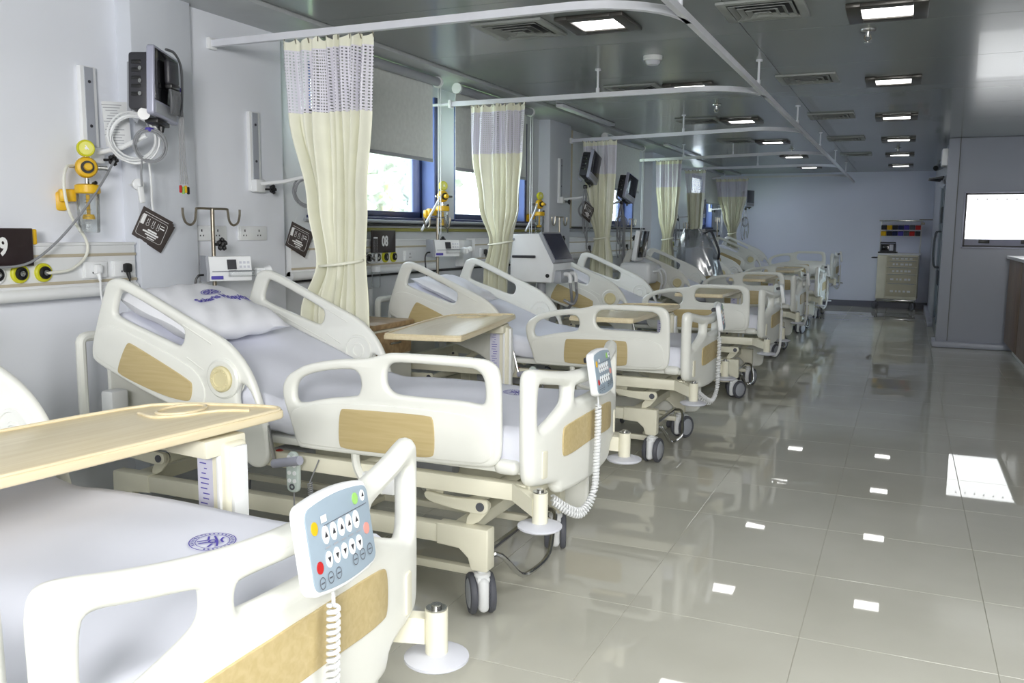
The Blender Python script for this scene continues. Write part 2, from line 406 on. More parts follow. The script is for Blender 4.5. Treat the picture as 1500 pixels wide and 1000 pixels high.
# windows: navy frame, blue jamb, pane, sill
for k, (a, e) in enumerate(WINS):
    f = MB(); xo = -3.60; th = 0.05
    for y0, y1, z0, z1 in ((a, e, ZS, ZS + th), (a, e, ZT - th, ZT), (a, a + th, ZS, ZT), (e - th, e, ZS, ZT)):
        f.box((xo, (y0 + y1) / 2, (z0 + z1) / 2), (0.06, y1 - y0, z1 - z0), bev=0.004)
    w = struct(f.build('window_%d' % (k + 1), M_BLUE))
    box_obj('jamb', -3.66, WX + 0.004, e - 0.012, e + 0.002, ZS, ZT, M_BLUEREV, w)
    box_obj('jamb', -3.66, WX + 0.004, a - 0.002, a + 0.012, ZS, ZT, M_BLUEREV, w)
    box_obj('jamb_edge', WX - 0.002, WX + 0.012, e - 0.01, e + 0.03, ZS - 0.02, ZT, M_BLUE, w)
    box_obj('pane', -3.606, -3.6, a + th, e - th, ZS + th, ZT - th, M_GLASS, w)
    box_obj('sill', -3.66, WX + 0.03, a - 0.05, e + 0.05, ZS - 0.03, ZS, M_BLUE, w, bev=0.005)
# roller blinds
def blind(y0, y1, zb, label):
    r = empty('roller_blind', label, 'blind', (-3.20, (y0 + y1) / 2, 2.44), group='roller blinds'); L = y1 - y0
    MB().cyl((0, -L / 2, 0), (0, L / 2, 0), 0.032, seg=20).build('roller', M_GREY, r)
    for s_ in (-1, 1): MB().cyl((0, s_ * (L / 2 + 0.002), 0), (0, s_ * (L / 2 + 0.025), 0), 0.04, seg=20).build('end_cap', M_WHITE, r)
    MB().box((-0.03, 0, (zb - 2.44) / 2), (0.002, L - 0.03, 2.44 - zb)).build('fabric', M_BLIND, r)
    MB().box((-0.03, 0, zb - 2.44), (0.014, L - 0.03, 0.025), bev=0.004).build('bottom_bar', M_GREY, r)
    MB().tube([(0.0, L / 2 + 0.02, -0.02), (0.0, L / 2 + 0.02, -1.1), (0.01, L / 2 + 0.02, -1.12), (0.02, L / 2 + 0.02, -1.1), (0.02, L / 2 + 0.02, -0.02)], 0.003, 5).build('pull_chain', M_CABLEW, r)
blind(4.35, 5.80, 1.875, 'grey roller blind half lowered over the nearest window, beside the first curtain')
blind(6.13, 7.55, 1.84, 'grey roller blind half lowered over the second window, behind the second curtain')
blind(9.75, 11.3, 1.87, 'grey roller blind lowered behind the third curtain and wall monitor')
blind(15.2, 16.8, 1.87, 'grey roller blind lowered over the last window at the ward end')
# glass double doors in the right wall, seen almost edge on
def door(n, y0, y1, hy, label_side):
    f = MB(); x = 0.45
    for a, e, z0, z1 in ((y0, y1, 2.02, 2.12), (y0, y1, 0.005, 0.16), (y0, y0 + 0.09, 0.16, 2.02), (y1 - 0.09, y1, 0.16, 2.02)):
        f.box((x, (a + e) / 2, (z0 + z1) / 2), (0.045, e - a, z1 - z0), bev=0.003)
    d = struct(f.build('door_%d' % n, mat('door_grey', S(120, 126, 134), 0.35, metal=0.3)))
    box_obj('pane', 0.446, 0.454, y0 + 0.09, y1 - 0.09, 0.16, 2.02, M_DOORGLASS, d)
    MB().tube(chaikin([(0.425, hy, 0.92), (0.35, hy, 0.92), (0.35, hy, 1.40), (0.425, hy, 1.40)], 2, False), 0.013, 8).build('pull_handle', M_DARK, d)
    MB().box((0.40, hy + 0.1, 2.04), (0.05, 0.26, 0.07), bev=0.008).build('door_closer', M_LILAC, d)
    MB().tube([(0.40, hy + 0.15, 2.09), (0.24, hy + 0.05, 2.10), (0.40, hy - 0.25, 2.11)], 0.012, 6).build('closer_arm', M_DARK, d)
    MB().box((0.42, hy, 1.62), (0.02, 0.1, 0.22), bev=0.004).build('hinge_plate', M_DARK, d)
    MB().box((0.42, hy, 0.78), (0.02, 0.06, 0.2), bev=0.004).build('lock_plate', M_DARK, d)
door(1, 12.25, 13.29, 13.16, ''); door(2, 13.31, 14.35, 13.46, '')
# world outside the windows: a lawn bank and pale sunlit trees
tag(box_obj('ground', -14, -4.2, 0, 26, -1.2, -1.0, mat('grass', S(130, 160, 90), 0.9, var=0.2)), 'strip of grass outside the ward windows', 'grass')
bpy.data.objects['ground']['kind'] = 'structure'
def tree(x, y, h, r, seed, label):
    rnd = random.Random(seed); t = empty('tree', label, 'tree', (x, y, -1.0), group='trees outside the windows')
    MB().tube([(0, 0, 0), (0.05, 0.03, h * 0.4), (0, 0, h * 0.8)], [0.14, 0.1, 0.05], 8).build('trunk', M_BARK, t)
    b = MB()
    for k in range(1500):
        a, c, q = rnd.uniform(0, 2 * PI), rnd.uniform(-1, 1), rnd.uniform(0.3, 1) ** 0.5
        s_ = math.sqrt(1 - c * c); p = Vector((r * q * s_ * math.cos(a), r * q * s_ * math.sin(a), h * 0.68 + r * 1.15 * q * c))
        u = Vector((rnd.gauss(0, 1), rnd.gauss(0, 1), rnd.gauss(0, 1))).normalized(); v = u.cross(Vector((rnd.gauss(0, 1), rnd.gauss(0, 1), rnd.gauss(0, 1)))).normalized(); L = rnd.uniform(0.1, 0.2)
        f = [b.bm.verts.new(p + u * L), b.bm.verts.new(p + v * L * 0.45), b.bm.verts.new(p - u * L), b.bm.verts.new(p - v * L * 0.45)]; b.bm.faces.new(f)
    stuff(b.build('foliage', M_FOLIAGE, t, smooth=0, recalc=False))
tree(-7.2, 10.2, 4.7, 1.15, 1, 'pale leafy tree outside the nearest window'); tree(-7.4, 12.5, 4.8, 1.0, 2, 'pale leafy tree beyond the first, outside between the windows')
# ------------------------------------------------------------ ceiling fittings
def light(x, y, label):
    r = empty('ceiling_light', label, 'ceiling light', (x, y, CZ), group='square ceiling lights')
    return r
proto_light = None
def place_light(x, y, label):
    global proto_light
    if proto_light is None:
        r = empty('ceiling_light', label, 'ceiling light', (x, y, CZ), group='square ceiling lights')
        f = MB()
        for cx, cy, sx, sy in ((0.155, 0, 0.07, 0.38), (-0.155, 0, 0.07, 0.38), (0, 0.155, 0.24, 0.07), (0, -0.155, 0.24, 0.07)): f.box((cx, cy, -0.012), (sx, sy, 0.02), bev=0.003)
        f.build('frame', M_FIXTURE, r)
        MB().box((0, 0, -0.008), (0.24, 0.24, 0.01)).build('diffuser', M_LIT, r)
        proto_light = r
    else: dup(proto_light, (x, y, CZ), label)
ORD = ['nearest', 'second', 'third', 'fourth', 'fifth', 'sixth', 'seventh']
for k in range(6):
    place_light(-1.6, 4.72 + 2.29 * k, 'square ceiling light, %s in view of the row above the bed ends' % ORD[k])
    place_light(-0.155, 5.0 + 2.25 * k, 'square ceiling light, %s in view of the row above the open aisle' % ORD[k])
HID = {(-1.6, 2.43): 'ahead and left', (-0.155, 2.75): 'ahead', (-1.6, 0.1): 'left', (-0.155, 0.4): 'straight above', (1.9, 2.6): 'ahead and right', (1.9, 0.3): 'right', (1.9, 5.0): 'well ahead and right', (1.9, 7.3): 'far ahead and right', (-1.6, -2.2): 'behind and left', (-0.155, -2.0): 'behind'}
for x, y in ((-1.6, 2.43), (-0.155, 2.75), (-1.6, 0.1), (-0.155, 0.4), (1.9, 2.6), (1.9, 0.3), (1.9, 5.0), (1.9, 7.3), (-1.6, -2.2), (-0.155, -2.0)):
    place_light(x, y, 'square ceiling light outside the picture, %s of the camera' % HID[(x, y)])
def vent(x, y, label, first=[None]):
    if first[0] is not None: dup(first[0], (x, y, CZ), label); return
    r = empty('air_vent', label, 'air vent', (x, y, CZ), group='square louvred air vents'); first[0] = r
    f = MB()
    for cx, cy, sx, sy in ((0.185, 0, 0.045, 0.415), (-0.185, 0, 0.045, 0.415), (0, 0.185, 0.325, 0.045), (0, -0.185, 0.325, 0.045)): f.box((cx, cy, -0.008), (sx, sy, 0.014), bev=0.002)
    f.build('frame', mat('vent_white', S(150, 154, 152), 0.4), r)
    MB().box((0, 0, -0.001), (0.33, 0.33, 0.002)).build('backing', M_DARK, r)
    for q in range(4):
        s_ = 0.155 - 0.038 * q; z0, z1 = -0.004 - 0.004 * q, -0.018 - 0.004 * q; b = MB()
        ro = [(-s_, -s_), (s_, -s_), (s_, s_), (-s_, s_)]; i_ = s_ - 0.022; ri = [(-i_, -i_), (i_, -i_), (i_, i_), (-i_, i_)]
        A = [b.bm.verts.new((*p, z1)) for p in ro]; B = [b.bm.verts.new((*p, z0)) for p in ri]; A2 = [b.bm.verts.new((*p, z1 - 0.002)) for p in ro]; B2 = [b.bm.verts.new((*p, z0 - 0.002)) for p in ri]
        for k in range(4):
            n = (k + 1) % 4
            b.bm.faces.new((A[k], A[n], B[n], B[k])); b.bm.faces.new((A2[k], A2[n], B2[n], B2[k])); b.bm.faces.new((A[k], A[n], A2[n], A2[k])); b.bm.faces.new((B[k], B[n], B2[n], B2[k]))
        b.build('louvre', MATS['vent_white'], r)
    MB().box((0, 0, -0.018), (0.05, 0.05, 0.004)).build('louvre', MATS['vent_white'], r)
for x, y, l in ((-2.06, 4.7, 'louvred air vent in ceiling, left of the nearest ceiling light'), (-2.03, 6.95, 'louvred air vent left of the second ceiling light over the beds'),
        (-2.0, 9.15, 'louvred air vent left of the third ceiling light over the beds'), (-2.0, 11.3, 'louvred air vent left of the fourth ceiling light over the beds'),
        (-0.73, 4.75, 'louvred air vent at top edge of picture, beside the aisle lights'), (-0.73, 6.95, 'louvred air vent left of the second aisle ceiling light'),
        (-0.73, 9.2, 'louvred air vent left of the third aisle ceiling light'), (-0.73, 11.45, 'louvred air vent left of the fourth aisle ceiling light'), (-0.73, 13.75, 'louvred air vent left of the fifth aisle light, far down the ward')):
    vent(x, y, l)
r = empty('smoke_detector', 'round white smoke detector on ceiling between the first two bed lights', 'smoke detector', (-1.575, 5.75, CZ))
MB().lathe([(0, 0), (0.062, 0), (0.062, -0.022), (0.054, -0.03)], (0, 0, 0)).build('base', M_WHITE, r)
MB().lathe([(0.05, -0.03), (0.046, -0.046), (0.036, -0.056), (0, -0.058)], (0, 0, 0)).build('sensor_head', M_LILAC, r)
def sprinkler(x, y, label, first=[None]):
    if first[0] is not None: dup(first[0], (x, y, CZ), label); return
    r = empty('fire_sprinkler', label, 'sprinkler', (x, y, CZ), group='ceiling fire sprinklers'); first[0] = r
    MB().lathe([(0, 0), (0.042, 0), (0.04, -0.008), (0.015, -0.012), (0.012, -0.04), (0, -0.04)], (0, 0, 0), seg=16).build('collar', M_CHROME, r)
    MB().tube([(0.012, 0, -0.03), (0.018, 0, -0.05), (0, 0, -0.07), (-0.018, 0, -0.05), (-0.012, 0, -0.03)], 0.004, 6).build('yoke', M_STEEL, r)
    MB().cyl((0, 0, -0.068), (0, 0, -0.073), 0.02, seg=12).build('deflector', M_CHROME, r)
sprinkler(-0.263, 5.45, 'chrome fire sprinkler between the first two aisle lights'); sprinkler(-0.17, 13.0, 'chrome fire sprinkler far along beside the aisle lights')
sprinkler(-1.62, 8.1, 'chrome fire sprinkler just before the third bed light'); sprinkler(-1.5, 12.7, 'chrome fire sprinkler between the last two bed lights')
# ------------------------------------------------------------ curtain track
RZ = 2.32; LX = -0.955
RAILS = [(-3.38, 3.68, 3.66), (-3.25, 6.09, 6.02), (-3.335, 8.98, 8.42), (-3.4, 11.75, 11.05), (-3.4, 13.6, 13.2), (-3.4, 16.0, 15.6)]   # wall x, wall y, corner y
def rail_y(k, x):
    wx, wy, cy = RAILS[k]; return wy + (cy - wy) * (x - wx) / (LX - wx)
def ribbon(pts, hw, hh):
    b = MB(); rings = []; P = [Vector(p) for p in pts]
    for i, p in enumerate(P):
        t = (P[min(i + 1, len(P) - 1)] - P[max(i - 1, 0)]).normalized(); n = Vector((-t.y, t.x, 0))
        rings.append([b.bm.verts.new(p + n * (sx * hw) + Vector((0, 0, sz * hh))) for sx, sz in ((-1, -1), (1, -1), (1, 1), (-1, 1))])
    for A, B in zip(rings, rings[1:]):
        for k in range(4): b.bm.faces.new((A[k], A[(k + 1) % 4], B[(k + 1) % 4], B[k]))
    b.bm.faces.new(rings[0]); b.bm.faces.new(rings[-1]); return b
tr = empty('curtain_track', 'white overhead curtain track along the bed ends with a branch at each bay', 'curtain track', (LX, 3.66, RZ))
def loc(p): return Vector(p) - Vector((LX, 3.66, RZ))
ribbon([loc((LX, -1.0, RZ)), loc((LX, 17.78, RZ))], 0.014, 0.017).build('long_rail', M_RAIL, tr, smooth=30)
for k, (wx, wy, cy) in enumerate(RAILS):
    R_ = 0.42; p0 = Vector((wx, wy, RZ)); xe = LX - R_; p1 = Vector((xe, rail_y(k, xe), RZ)); pts = [p0, p1]
    for q in range(1, 9):
        a = PI / 2 * q / 8; pts.append(Vector((xe + R_ * math.sin(a), p1.y + R_ * (1 - math.cos(a)), RZ)))
    ribbon([loc(p) for p in pts], 0.014, 0.017).build('branch_rail', M_RAIL, tr, smooth=30)
    MB().box(loc((wx + 0.012, wy, RZ)), (0.024, 0.06, 0.06), bev=0.006).build('wall_bracket', M_WHITE, tr)
    if k == 1: MB().cyl(loc((-3.46, wy, RZ)), loc((wx, wy, RZ)), 0.011, seg=10).build('wall_stub', M_BAY, tr)
drops = [(LX, 3.9), (LX, 6.12), (LX, 8.4), (LX, 10.7), (LX, 13.0), (LX, 15.3)] + [(-2.05, rail_y(k, -2.05)) for k in (1, 2, 3, 4)] + [(-2.72, rail_y(3, -2.72))]
for x, y in drops:
    b = MB().cyl(loc((x, y, RZ + 0.01)), loc((x, y, CZ)), 0.008, seg=10); b.cyl(loc((x, y, CZ - 0.012)), loc((x, y, CZ)), 0.022, seg=12); b.cyl(loc((x, y, RZ + 0.01)), loc((x, y, RZ + 0.05)), 0.013, seg=10)
    b.build('dropper', M_RAIL, tr)
# bright metal cornice strips where the ceiling border breaks at the columns
struct(box_obj('trim_6', -2.95, -2.88, 7.55, 9.1, CZ - 0.03, CZ - 0.002, M_RAIL, bev=0.004))
struct(box_obj('trim_7', -2.95, -2.88, 11.4, 13.4, CZ - 0.03, CZ - 0.002, M_RAIL, bev=0.004))
# ------------------------------------------------------------ hospital bed (local: x = 0 at the footboard, -x to the head, near side y < 0)
HR = [(-1.897, 1.136), (-1.874, 1.156), (-1.831, 1.165), (-1.779, 1.153), (-1.579, 1.067), (-1.425, 1.002), (-1.312, 0.956), (-1.239, 0.909), (-1.177, 0.84), (-1.134, 0.755), (-1.097, 0.633), (-1.083, 0.53), (-1.093, 0.484), (-1.126, 0.458), (-1.172, 0.46), (-1.217, 0.5), (-1.272, 0.562), (-1.365, 0.614), (-1.641, 0.683), (-1.826, 0.751), (-1.98, 0.81), (-1.996, 0.845), (-1.98, 0.918)]
HRh = [(-1.823, 1.116), (-1.787, 1.112), (-1.503, 0.991), (-1.479, 0.968), (-1.49, 0.92), (-1.516, 0.903), (-1.607, 0.932), (-1.841, 1.003), (-1.858, 1.024)]
HRw = [(-1.779, 0.906), (-1.753, 0.903), (-1.45, 0.776), (-1.44, 0.756), (-1.45, 0.70), (-1.475, 0.69), (-1.60, 0.705), (-1.825, 0.769), (-1.839, 0.793)]
HRgap = [(-1.216, 0.785), (-1.179, 0.773), (-1.150, 0.724), (-1.134, 0.674), (-1.150, 0.625), (-1.200, 0.656), (-1.235, 0.708)]
HRskirt = [(-1.955, 0.939), (-1.919, 0.965), (-1.865, 0.97), (-1.771, 0.945), (-1.609, 0.89), (-1.52, 0.86), (-1.44, 0.822), (-1.40, 0.788), (-1.375, 0.728), (-1.402, 0.655), (-1.64, 0.711), (-1.814, 0.776), (-1.957, 0.829), (-1.972, 0.854)]
FR = [(-1.014, 0.788), (-0.995, 0.825), (-0.96, 0.849), (-0.899, 0.879), (-0.772, 0.904), (-0.641, 0.914), (-0.578, 0.935), (-0.531, 0.943), (-0.196, 0.947), (-0.151, 0.934), (-0.126, 0.904), (-0.12, 0.815), (-0.118, 0.633), (-0.131, 0.592), (-0.173, 0.57), (-0.924, 0.557), (-0.952, 0.568), (-0.978, 0.653), (-1.011, 0.737)]
FRh1 = [(-0.957, 0.785), (-0.943, 0.815), (-0.9, 0.84), (-0.814, 0.861), (-0.707, 0.875), (-0.674, 0.86), (-0.664, 0.823), (-0.674, 0.784), (-0.7, 0.773), (-0.817, 0.758), (-0.937, 0.726), (-0.958, 0.742)]
FRh2 = [(-0.566, 0.878), (-0.547, 0.903), (-0.515, 0.912), (-0.246, 0.911), (-0.211, 0.908), (-0.183, 0.887), (-0.175, 0.842), (-0.176, 0.797), (-0.196, 0.788), (-0.261, 0.796), (-0.485, 0.793), (-0.54, 0.799), (-0.567, 0.827)]
FRw = [(-0.75, 0.725), (-0.725, 0.73), (-0.387, 0.738), (-0.364, 0.727), (-0.361, 0.606), (-0.376, 0.59), (-0.471, 0.586), (-0.736, 0.581), (-0.757, 0.597)]
FRskirt = [(-0.985, 0.695), (-0.902, 0.725), (-0.817, 0.742), (-0.58, 0.757), (-0.379, 0.755), (-0.268, 0.753), (-0.196, 0.741), (-0.150, 0.708), (-0.144, 0.622), (-0.164, 0.598), (-0.195, 0.587), (-0.912, 0.576), (-0.938, 0.588)]
RY = 0.455     # side rail centre plane
def ch2(p): return chaikin(p, 2)
def ch1(p): return chaikin(p, 1)
def side_rail(root, sgn, kind, dz=0.0):
    yc = sgn * RY
    fn = lambda u, v, w: (u, yc + sgn * w, v + dz)
    if kind == 'head':
        o = plate(ch2(HR), [ch2(HRh), ch2(HRgap)], 0.036, 0.014, fn).build('side_rail', M_PLASTIC, root)
        fs = lambda u, v, w: (u, yc + sgn * (0.017 + w), v + dz)
        plate(ch2(HRskirt), [], 0.012, 0.004, fs).build('rail_skirt', M_PLASTIC, o)
        plate(ch2(HRw), [], 0.008, 0.002, lambda u, v, w: (u, yc + sgn * (0.0245 + w), v + dz)).build('wood_panel', M_WOOD, o)
        d = MB().lathe([(0, 0.0), (0.078, 0.0), (0.078, 0.014), (0.07, 0.02), (0.054, 0.02), (0.054, 0.016), (0, 0.016)], (-1.287, yc + sgn * 0.012, 0.795 + dz), (0, sgn, 0), seg=28)
        d.build('pivot_ring', M_PLASTIC, o)
        e = MB().lathe([(0, 0.03), (0.028, 0.03), (0.03, 0.033), (0.044, 0.033), (0.046, 0.03), (0.05, 0.026), (0.05, 0.015), (0, 0.015)], (-1.287, yc + sgn * 0.012, 0.795 + dz), (0, sgn, 0), seg=28)
        for k in range(14):
            a = 2 * PI * k / 14; e.ball((-1.287 + 0.037 * math.cos(a), yc + sgn * 0.0455, 0.795 + dz + 0.037 * math.sin(a)), 0.003, 1)
        e.build('angle_dial', mat('cream_dial', S(222, 212, 170), 0.5), o)
        # inner disc seen from the mattress side, with a turned ring
        MB().lathe([(0, 0.0), (0.075, 0.0), (0.072, 0.008), (0.064, 0.008), (0.062, 0.004), (0.036, 0.004), (0.034, 0.007), (0.026, 0.007), (0.024, 0.004), (0, 0.004)], (-1.287, yc - sgn * 0.017, 0.795 + dz), (0, -sgn, 0), seg=28).build('inner_ring', M_PLASTIC, o)
        g = MB()
        for (u0, v0, u1, v1) in ((-1.484, 0.992, -1.342, 0.925), (-1.47, 0.865, -1.385, 0.82)):
            for s_ in (1, -1): g.tube([(u0, yc + s_ * sgn * 0.0172, v0 + dz), (u1, yc + s_ * sgn * 0.0172, v1 + dz)], 0.003, 6)
        # raised rectangle on the inner face
        q = [(-1.80, 0.93), (-1.50, 0.80), (-1.47, 0.86), (-1.77, 0.985)]
        for a, c in zip(q, q[1:] + q[:1]): g.tube([(a[0], yc - sgn * 0.0175, a[1] + dz - 0.03), (c[0], yc - sgn * 0.0175, c[1] + dz - 0.03)], 0.003, 6)
        g.build('relief_line', M_PLASTIC, o)
    else:
        o = plate(ch2(FR), [ch2(FRh1), ch2(FRh2)], 0.036, 0.014, fn).build('side_rail', M_PLASTIC, root)
        plate(ch2(FRskirt), [], 0.012, 0.004, lambda u, v, w: (u, yc + sgn * (0.017 + w), v + dz)).build('rail_skirt', M_PLASTIC, o)
        plate(ch2(FRw), [], 0.008, 0.002, lambda u, v, w: (u, yc + sgn * (0.0245 + w), v + dz)).build('wood_panel', M_WOOD, o)
    return o
def foot_half(sym):   # mirror a half outline (y >= 0, listed from the centre top round to the centre bottom)
    return sym + [(-u, v) for u, v in reversed(sym) if u > 1e-6]
FB_OUT = foot_half([(0.0, 0.870), (0.10, 0.872), (0.22, 0.882), (0.34, 0.900), (0.42, 0.917), (0.455, 0.916), (0.470, 0.885), (0.468, 0.80), (0.466, 0.58), (0.455, 0.53), (0.42, 0.515), (0.30, 0.505), (0.285, 0.47), (0.26, 0.452), (0.0, 0.445)])
FB_H = [(0.415, 0.850), (0.40, 0.864), (0.35, 0.854), (0.225, 0.834), (0.215, 0.822), (0.215, 0.785), (0.235, 0.765), (0.36, 0.715), (0.402, 0.705), (0.417, 0.725)]
FB_C = [(-0.165, 0.78), (-0.155, 0.768), (0.155, 0.768), (0.165, 0.78), (0.165, 0.812), (0.155, 0.822), (0.0, 0.816), (-0.155, 0.822), (-0.165, 0.812)]
FB_SLOT = [(0.405, 0.625), (0.375, 0.625), (0.375, 0.545), (0.405, 0.545)]
FB_W = [(-0.27, 0.68), (-0.25, 0.70), (0.0, 0.712), (0.25, 0.70), (0.27, 0.68), (0.27, 0.60), (0.25, 0.585), (0.0, 0.605), (-0.25, 0.585), (-0.27, 0.60)]
BOW = 0.055
def bowx(y): return BOW * (1 - (y / 0.468) ** 2) - 0.035
CUTS = [(0, -0.4 + 0.1 * k) for k in range(9)]
def footboard(root):
    fn = lambda u, v, w: (bowx(u) + w, u, v)
    o = plate(ch2(FB_OUT), [ch2(FB_H), ch2([(-u, v) for u, v in FB_H][::-1]), ch2(FB_C)], 0.052, 0.024, fn, CUTS).build('footboard', M_PLASTIC, root, smooth=50)
    plate(ch2(FB_W), [], 0.006, 0.0015, lambda u, v, w: (bowx(u) + 0.0275 + w, u, v), CUTS).build('wood_panel', M_WOOD, o, smooth=50)
    for s_ in (-1, 1):
        plate(rrect(0.372, 0.54, 0.402, 0.635, 0.006, 3), [], 0.006, 0.002, lambda u, v, w: (bowx(u) + 0.027 + w, s_ * u, v)).build('grip_slot', M_CREAM, o)
    return o
def castor(root, x, y, ang):
    c = MB()
    c.cyl((0, 0, 0.13), (0, 0, 0.185), 0.019, seg=14); c.lathe([(0.03, 0.148), (0.03, 0.158), (0.02, 0.162)], (0, 0, 0), seg=14)
    c.box((-0.02, 0, 0.085), (0.135, 0.040, 0.125), bev=0.02, seg=3); c.box((-0.005, 0, 0.138), (0.07, 0.05, 0.025), bev=0.01)
    o = c.build('castor', M_WHITE, root); o.location = (x, y, 0); o.rotation_euler = (0, 0, ang)
    for s_ in (-1, 1):
        w = MB().lathe([(0.056, 0.003), (0.068, 0.003), (0.074, 0.009), (0.074, 0.018), (0.069, 0.026), (0.058, 0.028), (0.056, 0.024)], (-0.028, s_ * 0.019, 0.074), (0, s_, 0), seg=28).build('wheel_tyre', M_TYRE, o)
        MB().lathe([(0, 0.003), (0.057, 0.003), (0.057, 0.022), (0.05, 0.027), (0.02, 0.029), (0, 0.029)], (-0.028, s_ * 0.019, 0.074), (0, s_, 0), seg=24).build('wheel_hub', M_HUB, o)
    return o
def lift_arm(root, x, y, dirx):
    """two-bolt hanger plate, curved lever and base bracket"""
    b = MB()
    fn = lambda u, v, w: (u, y + w, v)
    px, pz = x, 0.405
    b2 = plate(ch2([(px - 0.24 * dirx, 0.475), (px - 0.15 * dirx, 0.475), (px - 0.17 * dirx, 0.395), (px - 0.205 * dirx, 0.385), (px - 0.225 * dirx, 0.40)]), [], 0.012, 0.003, fn)
    o = b2.build('lift_arm', M_CREAM, root)
    fl = lambda u, v, w: (u, y - 0.02 + w, v)
    plate(ch2([(px - 0.23 * dirx, 0.44), (px - 0.14 * dirx, 0.425), (px, 0.432), (px + 0.028 * dirx, 0.43), (px + 0.03 * dirx, 0.385), (px - 0.01 * dirx, 0.375), (px - 0.12 * dirx, 0.385), (px - 0.22 * dirx, 0.40)]), [], 0.02, 0.004, fl).build('lever', M_CREAM, o)
    fb = lambda u, v, w: (u, y + 0.005 + w, v)
    plate(ch1([(px - 0.015 * dirx, 0.425), (px + 0.022 * dirx, 0.42), (px + 0.025 * dirx, 0.39), (px - 0.03 * dirx, 0.325), (px - 0.085 * dirx, 0.325)]), [], 0.012, 0.003, fb).build('base_bracket', M_CREAM, o)
    MB().cyl((px, y - 0.034, pz), (px, y + 0.02, pz), 0.016, seg=14).build('bolt', M_TYRE, o)
    for zz in (0.462, 0.405): MB().cyl((px - 0.2 * dirx, y - 0.014, zz), (px - 0.2 * dirx, y + 0.01, zz), 0.009, seg=10).build('bolt', M_TYRE, o)
    return o
def make_bed():
    root = empty('hospital_bed', '', 'hospital bed', (0, 0, 0))
    # base
    b = MB(); YN, YF = -0.36, 0.36
    for y in (YN, YF): b.box((-1.10, y, 0.287), (1.78, 0.05, 0.068), bev=0.006)
    b.box((-1.90, 0, 0.287), (0.06, 0.70, 0.06), bev=0.005); b.box((-0.33, 0, 0.30), (0.06, 0.70, 0.05), bev=0.005)
    b.build('base_frame', M_CREAM, root)
    for y in (YN, YF):
        for x, d in ((-0.235, 1), (-1.965, -1)):
            fn = lambda u, v, w: (x + d * u, y + w, v)
            pts = [(-0.17, 0.326), (0.03, 0.326), (0.034, 0.32), (0.034, 0.178), (0.028, 0.172), (-0.028, 0.172), (-0.034, 0.18), (-0.045, 0.215), (-0.08, 0.245), (-0.17, 0.25)]
            plate(pts, [], 0.06, 0.005, fn).build('leg', M_CREAM, root)
    for x, y, a in ((-0.235, YN, -0.92), (-0.235, YF, -1.2), (-1.965, YN, 2.4), (-1.965, YF, 2.0)): castor(root, x, y, a)
    MB().box((-1.08, YF - 0.04, 0.135), (1.66, 0.03, 0.03), bev=0.004).box((-1.08, YN + 0.06, 0.135), (1.66, 0.03, 0.03), bev=0.004).box((-1.08, 0, 0.135), (0.04, 0.64, 0.025), bev=0.004).build('brake_linkage', M_CREAM, root)
    pd = MB().tube(spline([(-0.26, -0.30, 0.20), (-0.20, -0.28, 0.20), (-0.17, -0.17, 0.095), (-0.15, -0.10, 0.085), (-0.15, 0.06, 0.09), (-0.17, 0.16, 0.15), (-0.20, 0.26, 0.20), (-0.26, 0.30, 0.20)], 5), 0.010, 8)
    pd.tube([(-0.26, -0.32, 0.20), (-0.26, 0.32, 0.20)], 0.012, 8); pd.build('brake_pedal', M_CHROME, root)
    for y in (YN + 0.01, YF - 0.01):
        lift_arm(root, -0.235, y, 1); lift_arm(root, -1.74, y, 1)
    # actuators and cross tubes under the deck
    a = MB(); a.tube([(-0.30, -0.33, 0.395), (-0.30, 0.33, 0.395)], 0.022, 12)
    a2 = MB().tube([(-1.74, -0.33, 0.395), (-1.74, 0.33, 0.395)], 0.022, 12); a.build('pivot_tube', M_CREAM, root); a2.build('pivot_tube', M_CREAM, root)
    MB().box((-0.75, 0.10, 0.40), (0.34, 0.075, 0.085), bev=0.012).build('actuator', M_GREY, root); MB().box((-1.35, -0.08, 0.40), (0.34, 0.075, 0.085), bev=0.012).build('actuator', M_GREY, root)
    # upper frame
    u = MB()
    for y in (-0.40, 0.40): u.box((-1.02, y, 0.488), (1.95, 0.045, 0.06), bev=0.005)
    for x in (-0.06, -0.7, -1.3, -1.98): u.box((x, 0, 0.488), (0.045, 0.80, 0.055), bev=0.005)
    u.build('upper_frame', M_CREAM, root)
    MB().box((-0.62, -0.41, 0.455), (0.14, 0.06, 0.075), bev=0.01).build('rail_bracket', M_WHITE, root)
    MB().tube(chaikin([(-0.72, -0.43, 0.57), (-0.715, -0.43, 0.50), (-0.67, -0.43, 0.44), (-0.6, -0.43, 0.43)], 2, False), 0.016, 8).build('rail_support', M_PLASTIC, root)
    MB().box((-0.87, -0.40, 0.488), (0.16, 0.03, 0.04), bev=0.004).build('junction_block', M_DARK, root)
    # deck: flat section and raised back section
    d = MB(); d.box((-0.58, 0, 0.565), (1.12, 0.84, 0.03), bev=0.008)
    d.build('mattress_deck', M_PLASTIC, root)
    MB().box((-0.11, 0, 0.575), (0.09, 0.90, 0.05), bev=0.022, seg=3).build('foot_bar', M_PLASTIC, root)
    A = math.radians(22); k = MB(); L = 0.86
    k.box((-1.12 - 0.5 * L * math.cos(A), 0, 0.555 + 0.5 * L * math.sin(A)), (L, 0.84, 0.03), rot=(0, A, 0), bev=0.006)
    k.build('backrest_deck', M_PLASTIC, root)
